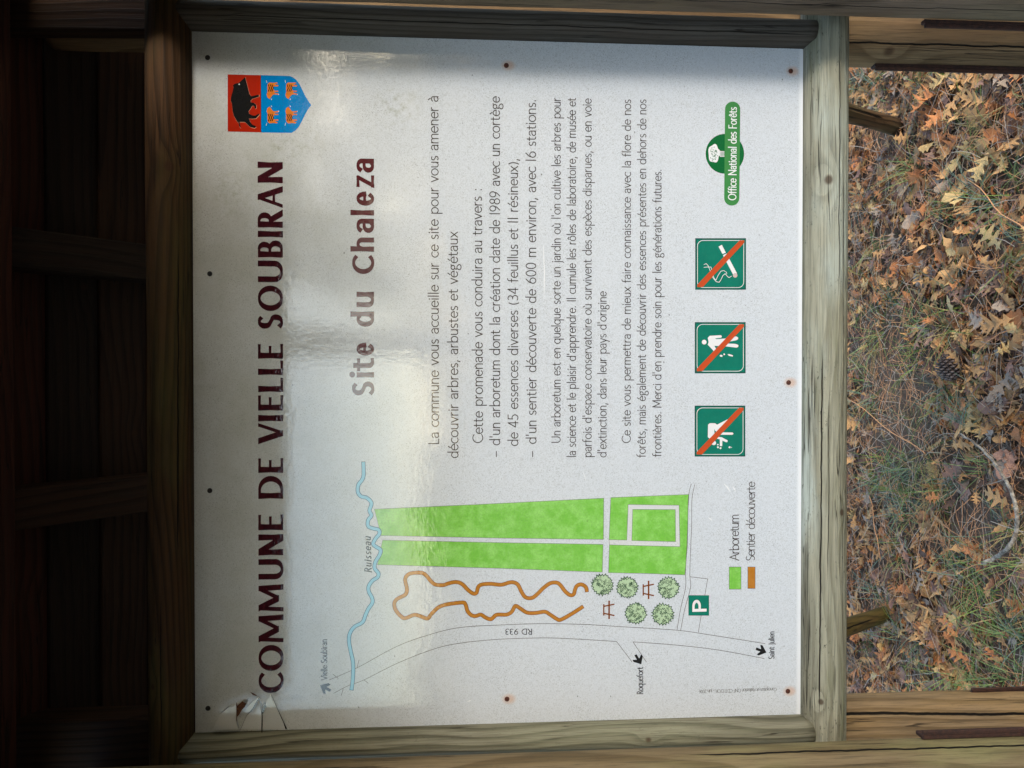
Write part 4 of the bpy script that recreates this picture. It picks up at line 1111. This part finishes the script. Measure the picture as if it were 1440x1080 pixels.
BR = [(0.835, 1.39), (-0.80, 1.44), (0.57, 0), (-0.57, 0)]
def in_view(p):
    d = p-CP; z = d.dot(CF)
    if z <= 0: return False
    x = 720+FPX*d.dot(CR)/z; y = 540-FPX*d.dot(CU)/z
    return 1186 < x < 1450 and -15 < y < 1095 and not (x > 1190 and (y < 85 or y > 985)), x, y
cands = []
for i in range(17500):
    if i < 14500: x = rnd.uniform(-1.9, 1.9); y = rnd.uniform(0.35, 2.05)
    else: x = rnd.uniform(-3.4, 3.4); y = rnd.uniform(-2.0, 4.6)
    g = clump(x, y, 1.6, 3.0)
    dens = 0.96-1.5*max(0, g+0.02)-0.25*(y > 1.15 and abs(x+0.1) < 0.6)
    if y > 1.25: dens *= 0.85
    if rnd.random() > dens: continue
    if any(math.hypot(x-bx_, y-by_) < 0.06 for bx_, by_ in BR[:2]) or any(math.hypot(x-bx_, y-by_) < 0.15 for bx_, by_ in BR[2:]): continue
    mi = rnd.choices(range(6), LEAF_W)[0]
    k = rnd.randrange(20)
    s = (rnd.uniform(0.022, 0.055) if rnd.random() < 0.52 else rnd.uniform(0.055, 0.088))*(0.85 if y > 1.2 else 1.05)
    z = gh(x, y)+0.006+rnd.random()*0.030
    rot = Matrix.Rotation(rnd.uniform(0, 2*PI), 4, 'Z') @ Matrix.Rotation(rnd.gauss(0, 0.38), 4, 'X') @ Matrix.Rotation(rnd.gauss(0, 0.38), 4, 'Y')
    if rnd.random() < 0.4: rot = rot @ Matrix.Rotation(PI, 4, 'X')
    M_ = Matrix.Translation((x, y, z)) @ rot @ Matrix.Diagonal((s, s, s, 1))
    iv = in_view(Vector((x, y, z)))
    cands.append((bool(iv and iv[0]), (Vector((x, y, z))-CP).length/s, M_, k, mi))
LANDMARKS = [(1335, 515, 'the pine cone'), (1400, 660, 'the bend of the twig'), (1385, 790, 'the thick end of the twig'), (1230, 175, 'the right brace'), (1220, 870, 'the left brace'), (1350, 100, 'the right steel stirrup'), (1340, 970, 'the left rear post'), (1382, 230, 'the largest pale lobed leaf'), (1215, 400, 'the bottom rail above it'), (1410, 380, 'the bare grass at the frame side'), (1230, 650, 'the rail under the pictograms')]
vis = sorted([c for c in cands if c[0]], key=lambda c: c[1])
front = vis[:285]; frontset = set(id(c) for c in front)
for c in front:
    o = link('fallen_leaf', get_leaf_mesh(c[3], c[4])); o.matrix_world = c[2]
    q = in_view(c[2].translation)
    lm = min(LANDMARKS, key=lambda l: math.hypot(q[1]-l[0], q[2]-l[1]))
    dx_, dy_ = q[1]-lm[0], q[2]-lm[1]
    side = ('nearer the viewer than' if dx_ > 0 else 'farther than') if abs(dx_) > abs(dy_) else ('left of' if dy_ > 0 else 'right of')
    tag(o, '%s %s oak leaf, %s %s' % (['small', 'large'][c[2].to_scale().x > 0.08], LEAF_NAMES[c[4]], side, lm[2]), 'leaf', 'fallen oak leaves on the ground')
rest = [c for c in cands if id(c) not in frontset]
v = []; f = []; mi_ = []
for c in rest:
    vv, ff = leafdata[c[3]]; b = len(v)
    v += [tuple(c[2] @ Vector(p)) for p in vv]; f += [tuple(b+i for i in q) for q in ff]; mi_ += [c[4]]*len(ff)
me = mesh('leaf_litter', v, f)
for mt in LEAF: me.materials.append(mt)
me.polygons.foreach_set('material_index', mi_)
o = link('leaf_litter', me, None, smooth=True); o['kind'] = 'stuff'; tag(o, 'carpet of small brown and tan dry oak leaves over the forest floor', 'leaves')

# leaves that stand out
def special_leaf(px, py, s, k, mi, rz, label, lift=0.045, tx=0.0, ty=0.0):
    p = at_z(px, py, lift)
    o = link('fallen_leaf', get_leaf_mesh(k, mi))
    o.matrix_world = Matrix.Translation(p) @ Matrix.Rotation(rad(rz), 4, 'Z') @ Matrix.Rotation(tx, 4, 'X') @ Matrix.Rotation(ty, 4, 'Y') @ Matrix.Diagonal((s, s, s, 1))
    tag(o, label, 'leaf')
special_leaf(1382, 230, 0.100, 1, 1, 70, 'large pale yellow sharply lobed oak leaf, lightest one near the right post', 0.05, 0.3)
special_leaf(1322, 112, 0.075, 3, 1, 20, 'yellow oak leaf lying just left of the right rear post', 0.05, 0.35)
special_leaf(1336, 150, 0.085, 9, 0, 60, 'tan broad oak leaf beside the long curled brown leaf', 0.05, 0.3)
special_leaf(1305, 140, 0.120, 10, 2, 25, 'long curled orange brown leaf arching over the grass near the right brace', 0.06, 0.5, 0.5)
special_leaf(1370, 140, 0.080, 4, 0, -30, 'tan lobed leaf behind the curled brown leaf', 0.05, 0.2)
special_leaf(1395, 335, 0.090, 2, 1, -50, 'pale sand coloured lobed leaf below the largest pale leaf', 0.05, 0.25)
special_leaf(1400, 455, 0.095, 5, 0, 15, 'tan lobed leaf just right of the pine cone', 0.05, 0.3)
special_leaf(1410, 540, 0.080, 8, 4, 65, 'greyish pink curled leaf right of the pine cone near the frame edge', 0.05, 0.4)
special_leaf(1345, 505, 0.070, 6, 0, -60, 'golden tan leaf leaning on the far side of the pine cone', 0.05, 0.3)
special_leaf(1362, 590, 0.085, 0, 1, 100, 'pale yellow lobed leaf touching the thin end of the bent twig', 0.05, 0.2)
special_leaf(1340, 660, 0.080, 7, 3, 40, 'dusky purple brown leaf inside the bend of the twig', 0.05, 0.2)
special_leaf(1400, 700, 0.085, 1, 0, -20, 'warm tan leaf lying in the hollow of the bent twig', 0.045, 0.25)
special_leaf(1312, 700, 0.062, 9, 2, 10, 'small orange rounded leaf left of the bent twig', 0.05, 0.2)
special_leaf(1290, 480, 0.060, 2, 3, 80, 'brown star-lobed leaf left of the pine cone', 0.045, 0.2)

# needles
def strand_mesh(name, strands, width, mats, idx):
    v = []; f = []; mi = []
    for pts, w, m_ in strands:
        b = len(v); n = len(pts)
        for i, p in enumerate(pts):
            a_ = pts[max(0, i-1)]; c_ = pts[min(n-1, i+1)]
            t = (c_-a_).normalized(); s_ = t.cross(Vector((0, 0, 1)))
            if s_.length < 0.2: s_ = t.cross(Vector((0.3, 1, 0)))
            s_.normalize()
            k = w*(1-0.75*i/(n-1)) if idx else w
            up_ = s_.cross(t).normalized()*k*0.35
            v += [tuple(p+s_*k*0.5), tuple(p+up_), tuple(p-s_*k*0.5)]
        for i in range(n-1):
            q = b+3*i
            f += [(q, q+1, q+4, q+3), (q+1, q+2, q+5, q+4)]; mi += [m_, m_]
    me = mesh(name, v, f)
    for mt in mats: me.materials.append(mt)
    me.polygons.foreach_set('material_index', mi)
    for p in me.polygons: p.use_smooth = True
    return me
NEED = [plain('rust_needle', rgb(204, 146, 98), 0.7), plain('grey_needle', rgb(190, 170, 146), 0.7), plain('dark_needle', rgb(108, 82, 68), 0.8)]
st = []
for i in range(21000):
    x = rnd.uniform(-2.0, 2.0); y = rnd.uniform(0.2, 2.4)
    if rnd.random() < 0.35 and not (0.6 < y < 2.0): continue
    z = gh(x, y)+0.006+rnd.random()*0.035
    a_ = rnd.uniform(0, 2*PI); L = rnd.uniform(0.05, 0.15); cv = rnd.uniform(-0.9, 0.9); sl = rnd.gauss(0, 0.12)
    p = Vector((x, y, z)); pts = [p.copy()]
    for k in range(3):
        p = p+Vector((math.cos(a_), math.sin(a_), sl-0.06*k))*(L/3); a_ += cv/3; pts.append(p.copy())
    st.append((pts, rnd.uniform(0.0011, 0.0019), rnd.choices((0, 1, 2), (0.5, 0.25, 0.25))[0]))
o = link('pine_needles', strand_mesh('pine_needles', st, 0, NEED, 0)); o['kind'] = 'stuff'; tag(o, 'scattered rust brown pine needles lying over the leaves', 'pine needles')
# grass
def grass_mat(name, c1, c2):
    m = NT(name); co = m.coord('Object'); n = m.noise(co, 25, 3, 0.6)
    m.l(m.mix(m.ramp(n, 0.35, 0.65), c1, c2), m.b.inputs['Base Color']); m.b.inputs['Roughness'].default_value = 0.6
    m.b.inputs['Specular IOR Level'].default_value = 0.3
    return m.m
GR = [grass_mat('green_grass', rgb(138, 156, 92), rgb(110, 132, 74)), grass_mat('blue_green_grass', rgb(98, 120, 96), rgb(118, 136, 114)), grass_mat('straw_grass', rgb(170, 148, 98), rgb(140, 122, 76)), grass_mat('lime_grass', rgb(128, 146, 66), rgb(108, 130, 60))]
st = []
tufts = []
for i in range(2400):
    x = rnd.uniform(-2.8, 2.8); y = rnd.uniform(-0.8, 3.6)
    g = clump(x, y, 1.6, 3.0)
    if rnd.random() > 0.20+2.2*max(0, g+0.05): continue
    tufts.append((x, y, 1.0))
for px, py in ((1215, 110), (1235, 125), (1255, 105), (1300, 118), (1350, 100), (1345, 420), (1330, 470), (1320, 560), (1365, 600), (1240, 470), (1260, 430), (1300, 640), (1310, 690), (1350, 950), (1390, 930), (1420, 955), (1300, 900), (1270, 890), (1380, 280), (1330, 290), (1230, 560), (1400, 150), (1290, 240), (1425, 890)):
    p = at_z(px, py, 0.02); tufts.append((p.x, p.y, 1.35)); tufts.append((p.x+rnd.uniform(-.05, .05), p.y+rnd.uniform(-.05, .05), 1.2))
for x, y, s in tufts:
    if any(math.hypot(x-bx_, y-by_) < 0.045 for bx_, by_ in BR): continue
    dirb = rnd.uniform(0, 2*PI)
    main = rnd.choices((0, 1, 2, 3), (0.38, 0.27, 0.2, 0.15))[0]
    for k in range(rnd.randint(12, 26)):
        a_ = dirb+rnd.gauss(0, 0.9); L = rnd.uniform(0.05, 0.15)*s
        x0, y0 = x+rnd.gauss(0, 0.016), y+rnd.gauss(0, 0.016)
        p = Vector((x0, y0, gh(x0, y0))); el = rnd.uniform(0.35, 1.25); pts = [p.copy()]; dr = rnd.uniform(0.25, 0.7)
        for q in range(4):
            p = p+Vector((math.cos(a_)*math.cos(el), math.sin(a_)*math.cos(el), math.sin(el)))*(L/4); el -= dr*0.6; pts.append(p.copy())
            if p.z < gh(p.x, p.y)+0.008: p.z = gh(p.x, p.y)+0.008; el = 0.02
        st.append((pts, rnd.uniform(0.0016, 0.0038), main if rnd.random() < 0.75 else rnd.randrange(4)))
o = link('grass', strand_mesh('grass', st, 0, GR, 1)); o['kind'] = 'stuff'; tag(o, 'thin green and straw grass tufts growing through the leaf litter', 'grass')

# pine cone
def pine_cone():
    c = at_z(1335, 517, 0.05); bm_v = []; bm_f = []
    L, R_ = 0.075, 0.031
    for i in range(110):
        t = (i+0.5)/110; phi = i*2.39996
        prof = math.sin(PI*min(1, t*0.92+0.08))**0.7
        z = (t-0.5)*L; r_ = R_*prof*0.80
        u = Vector((math.cos(phi), math.sin(phi), 0)); s_ = Vector((-math.sin(phi), math.cos(phi), 0)); k = Vector((0, 0, 1))
        w = 0.0075*(0.5+prof*0.6); out = u*(0.011*prof+0.002)+k*0.006; base_ = u*r_+k*z
        b = len(bm_v)
        bm_v += [tuple(q) for q in (base_-s_*w*0.4, base_+s_*w*0.4, base_+out*0.75+s_*w, base_+out*1.05, base_+out*0.75-s_*w, base_+out*0.95-k*0.004, base_+out*0.8+u*0.002+k*0.001)]
        bm_f += [(b, b+1, b+2, b+6, b+4), (b+2, b+3, b+6), (b+3, b+4, b+6), (b+1, b, b+5), (b+2, b+1, b+5), (b, b+4, b+5), (b+3, b+2, b+5), (b+4, b+3, b+5)]
    root = thing('pine_cone', 'grey brown closed pine cone lying half sunk among grass and leaves', 'pine cone', c)
    cm = plain('weathered_cone_scales', rgb(128, 112, 104), 0.8, 0, rgb(76, 62, 56), 90, 0.001)
    sc = link('cone_scales', mesh('cone_scales', bm_v, bm_f), cm, root)
    v = []; f = []
    for j in range(13):
        t = j/12; rr_ = R_*0.82*math.sin(PI*min(1, t*0.9+0.06))**0.7
        for i in range(16): v.append((rr_*math.cos(i*PI/8), rr_*math.sin(i*PI/8), (t-0.5)*L))
    for j in range(12):
        for i in range(16): f.append((j*16+i, j*16+(i+1) % 16, (j+1)*16+(i+1) % 16, (j+1)*16+i))
    f.append(tuple(range(15, -1, -1))); f.append(tuple(12*16+i for i in range(16)))
    link('cone_core', mesh('cone_core', v, f), plain('cone_core_brown', rgb(52, 40, 34), 0.9), root, True)
    root.rotation_euler = (rad(80), rad(10), rad(95))
pine_cone()

def tube(name, pts, radii, mat, segs=10, parent=None):
    v = []; f = []; n = len(pts)
    for i, p in enumerate(pts):
        t = (pts[min(n-1, i+1)]-pts[max(0, i-1)]).normalized(); s_ = t.cross(Vector((0, 0, 1))).normalized(); u = s_.cross(t)
        for k in range(segs):
            a_ = 2*PI*k/segs; v.append(tuple(p+(s_*math.cos(a_)+u*math.sin(a_))*radii[i]))
    for i in range(n-1):
        for k in range(segs): f.append((i*segs+k, i*segs+(k+1) % segs, (i+1)*segs+(k+1) % segs, (i+1)*segs+k))
    f.append(tuple(range(segs-1, -1, -1))); f.append(tuple((n-1)*segs+k for k in range(segs)))
    return link(name, mesh(name, v, f), mat, parent, True)
bark = plain('lichen_twig_bark', rgb(170, 160, 144), 0.85, 0, rgb(98, 86, 74), 70, 0.001)
ipts = smooth_pts([(1350, 610), (1372, 624), (1396, 648), (1412, 672), (1424, 696), (1430, 725), (1428, 752), (1416, 772), (1398, 785), (1382, 792)], 5)
tp3 = []
for i, p in enumerate(ipts):
    q = at_z(p[0], p[1], 0.062+0.006*math.sin(i*0.6)); q.x += 0.0015*math.sin(i*2.1); tp3.append(q)
nn = len(tp3)
o = tube('twig', tp3, [0.0022+0.0032*math.sin(PI*min(1, (i+3)/nn*0.6))*(1+0.12*math.sin(i*1.7)) for i in range(nn)], bark)
tag(o, 'bent grey lichen-spotted twig lying on the leaves below the board', 'twig')
st = [(1192, 560, 1300, 640, 'thin straight dry stalk crossing the grass left of the twig'), (1240, 790, 1222, 700, 'thin dry stalk standing near the bottom rail'), (1360, 250, 1442, 330, 'thin reddish stem lying over the leaves near the right post')]
for x0, y0, x1, y1, lb in st:
    p, q = at_z(x0, y0, 0.05), at_z(x1, y1, 0.07)
    pts = [p.lerp(q, i/8)+Vector((0.006*math.sin(i), 0.006*math.cos(i*1.3), 0.004*math.sin(i*0.8))) for i in range(9)]
    tag(tube('dry_stem', pts, [0.0016]*9, NEED[0], 6), lb, 'stem')

# ------------------------------------------------------------------ pines around the clearing (seen in the board's gloss)
bark_m = plain('pine_bark', rgb(96, 74, 60), 0.95, 0, rgb(56, 42, 36), 9, 0.02)
crown_m = plain('pine_foliage', (0.035, 0.055, 0.022, 1), 0.8, 0, (0.07, 0.09, 0.035, 1), 3)
def pine(x, y, h, r, label, cb=0.35, cw=1.6, seed=0, lean=0.0):
    rn = random.Random(seed)
    root = thing('pine_tree', label, 'tree', (x, y, 0), 'pines round the clearing')
    pts = [Vector((lean*t*t*h+0.12*math.sin(3*t+seed), 0.1*math.sin(2.2*t+seed), -0.2+t*h)) for t in [i/12 for i in range(13)]]
    n = 12
    v = []; f = []
    for i, p in enumerate(pts):
        rr_ = r*(1-0.8*i/12)
        for k in range(n):
            a_ = 2*PI*k/n; v.append((p.x+rr_*math.cos(a_)*(1+0.06*math.sin(5*a_+i)), p.y+rr_*math.sin(a_), p.z))
    for i in range(12):
        for k in range(n): f.append((i*n+k, i*n+(k+1) % n, (i+1)*n+(k+1) % n, (i+1)*n+k))
    link('trunk', mesh('trunk', v, f), bark_m, root, True)
    v = []; f = []
    cl = []
    for i in range(46 if cb > 0.2 else 90):
        t = cb+(1-cb)*rn.random(); w = cw*(1.15-t)*1.6*math.sqrt(rn.random()); a_ = rn.uniform(0, 2*PI)
        cl.append((Vector((lean*t*t*h+w*math.cos(a_), w*math.sin(a_), t*h)), rn.uniform(0.35, 0.8)))
    for c, s_ in cl:
        for k in range(90):
            d = Vector((rn.gauss(0, 1), rn.gauss(0, 1), rn.gauss(0, 0.6))); p = c+d*s_*0.42
            e = Vector((rn.uniform(-1, 1), rn.uniform(-1, 1), rn.uniform(-0.5, 0.8))).normalized()*0.16; g_ = Vector((rn.uniform(-1, 1), rn.uniform(-1, 1), rn.uniform(-1, 1))).normalized()*0.05
            b = len(v); v += [tuple(p), tuple(p+e+g_), tuple(p+e*1.3-g_)]; f.append((b, b+1, b+2))
    link('crown', mesh('crown', v, f), crown_m, root)
TREES = [(4.75, -11.2, 7.2, 0.2, 'bushy pine between the two dense pines on the right', 0.05, 2.0),
         (2.8, -12.5, 7.5, 0.2, 'bushy pine behind the first dense pine', 0.05, 1.5),
         (0.50, -8.2, 13, 0.21, 'slender pine trunk facing the middle of the board', 0.62, 1.8),
         (3.6, -11, 7.6, 0.22, 'dense pine right of the slender trunk', 0.10, 2.0),
         (6.4, -12.2, 7.8, 0.24, 'second dense pine to the right, beyond the first', 0.10, 2.6),
         (-6.8, -14, 12, 0.26, 'pine standing far left in front of the board', 0.45, 1.8),
         (4.5, 13, 13, 0.26, 'tall pine behind the shelter on the right', 0.25, 2.2),
         (-3.8, 12, 13, 0.26, 'tall pine behind the shelter on the left', 0.25, 2.2)]
for k, (x, y, h, r, lb, cb, cw) in enumerate(TREES): pine(x, y, h, r, lb, cb, cw, seed=k*7+3)

def treeline():
    rn = random.Random(77); v = []; f = []
    for i in range(15000):
        a_ = rn.uniform(-75, 75); d = rn.uniform(42, 50); x = d*math.sin(rad(a_)); y = -d*math.cos(rad(a_))
        top = 3.3+1.6*noise.noise(Vector((a_*0.16, 0, 0)))+1.1*noise.noise(Vector((a_*0.6, 3, 0)))
        z = rn.random()**0.8*top
        b = len(v)
        for k in range(3): v.append((x+rn.uniform(-0.45, 0.45), y+rn.uniform(-0.45, 0.45), max(0, z+rn.uniform(-0.35, 0.45))))
        f.append((b, b+1, b+2))
    o = link('distant_woodland', mesh('distant_woodland', v, f), crown_m); o['kind'] = 'stuff'; tag(o, 'low dark woodland edge beyond the clearing in front of the board', 'woodland')
treeline()
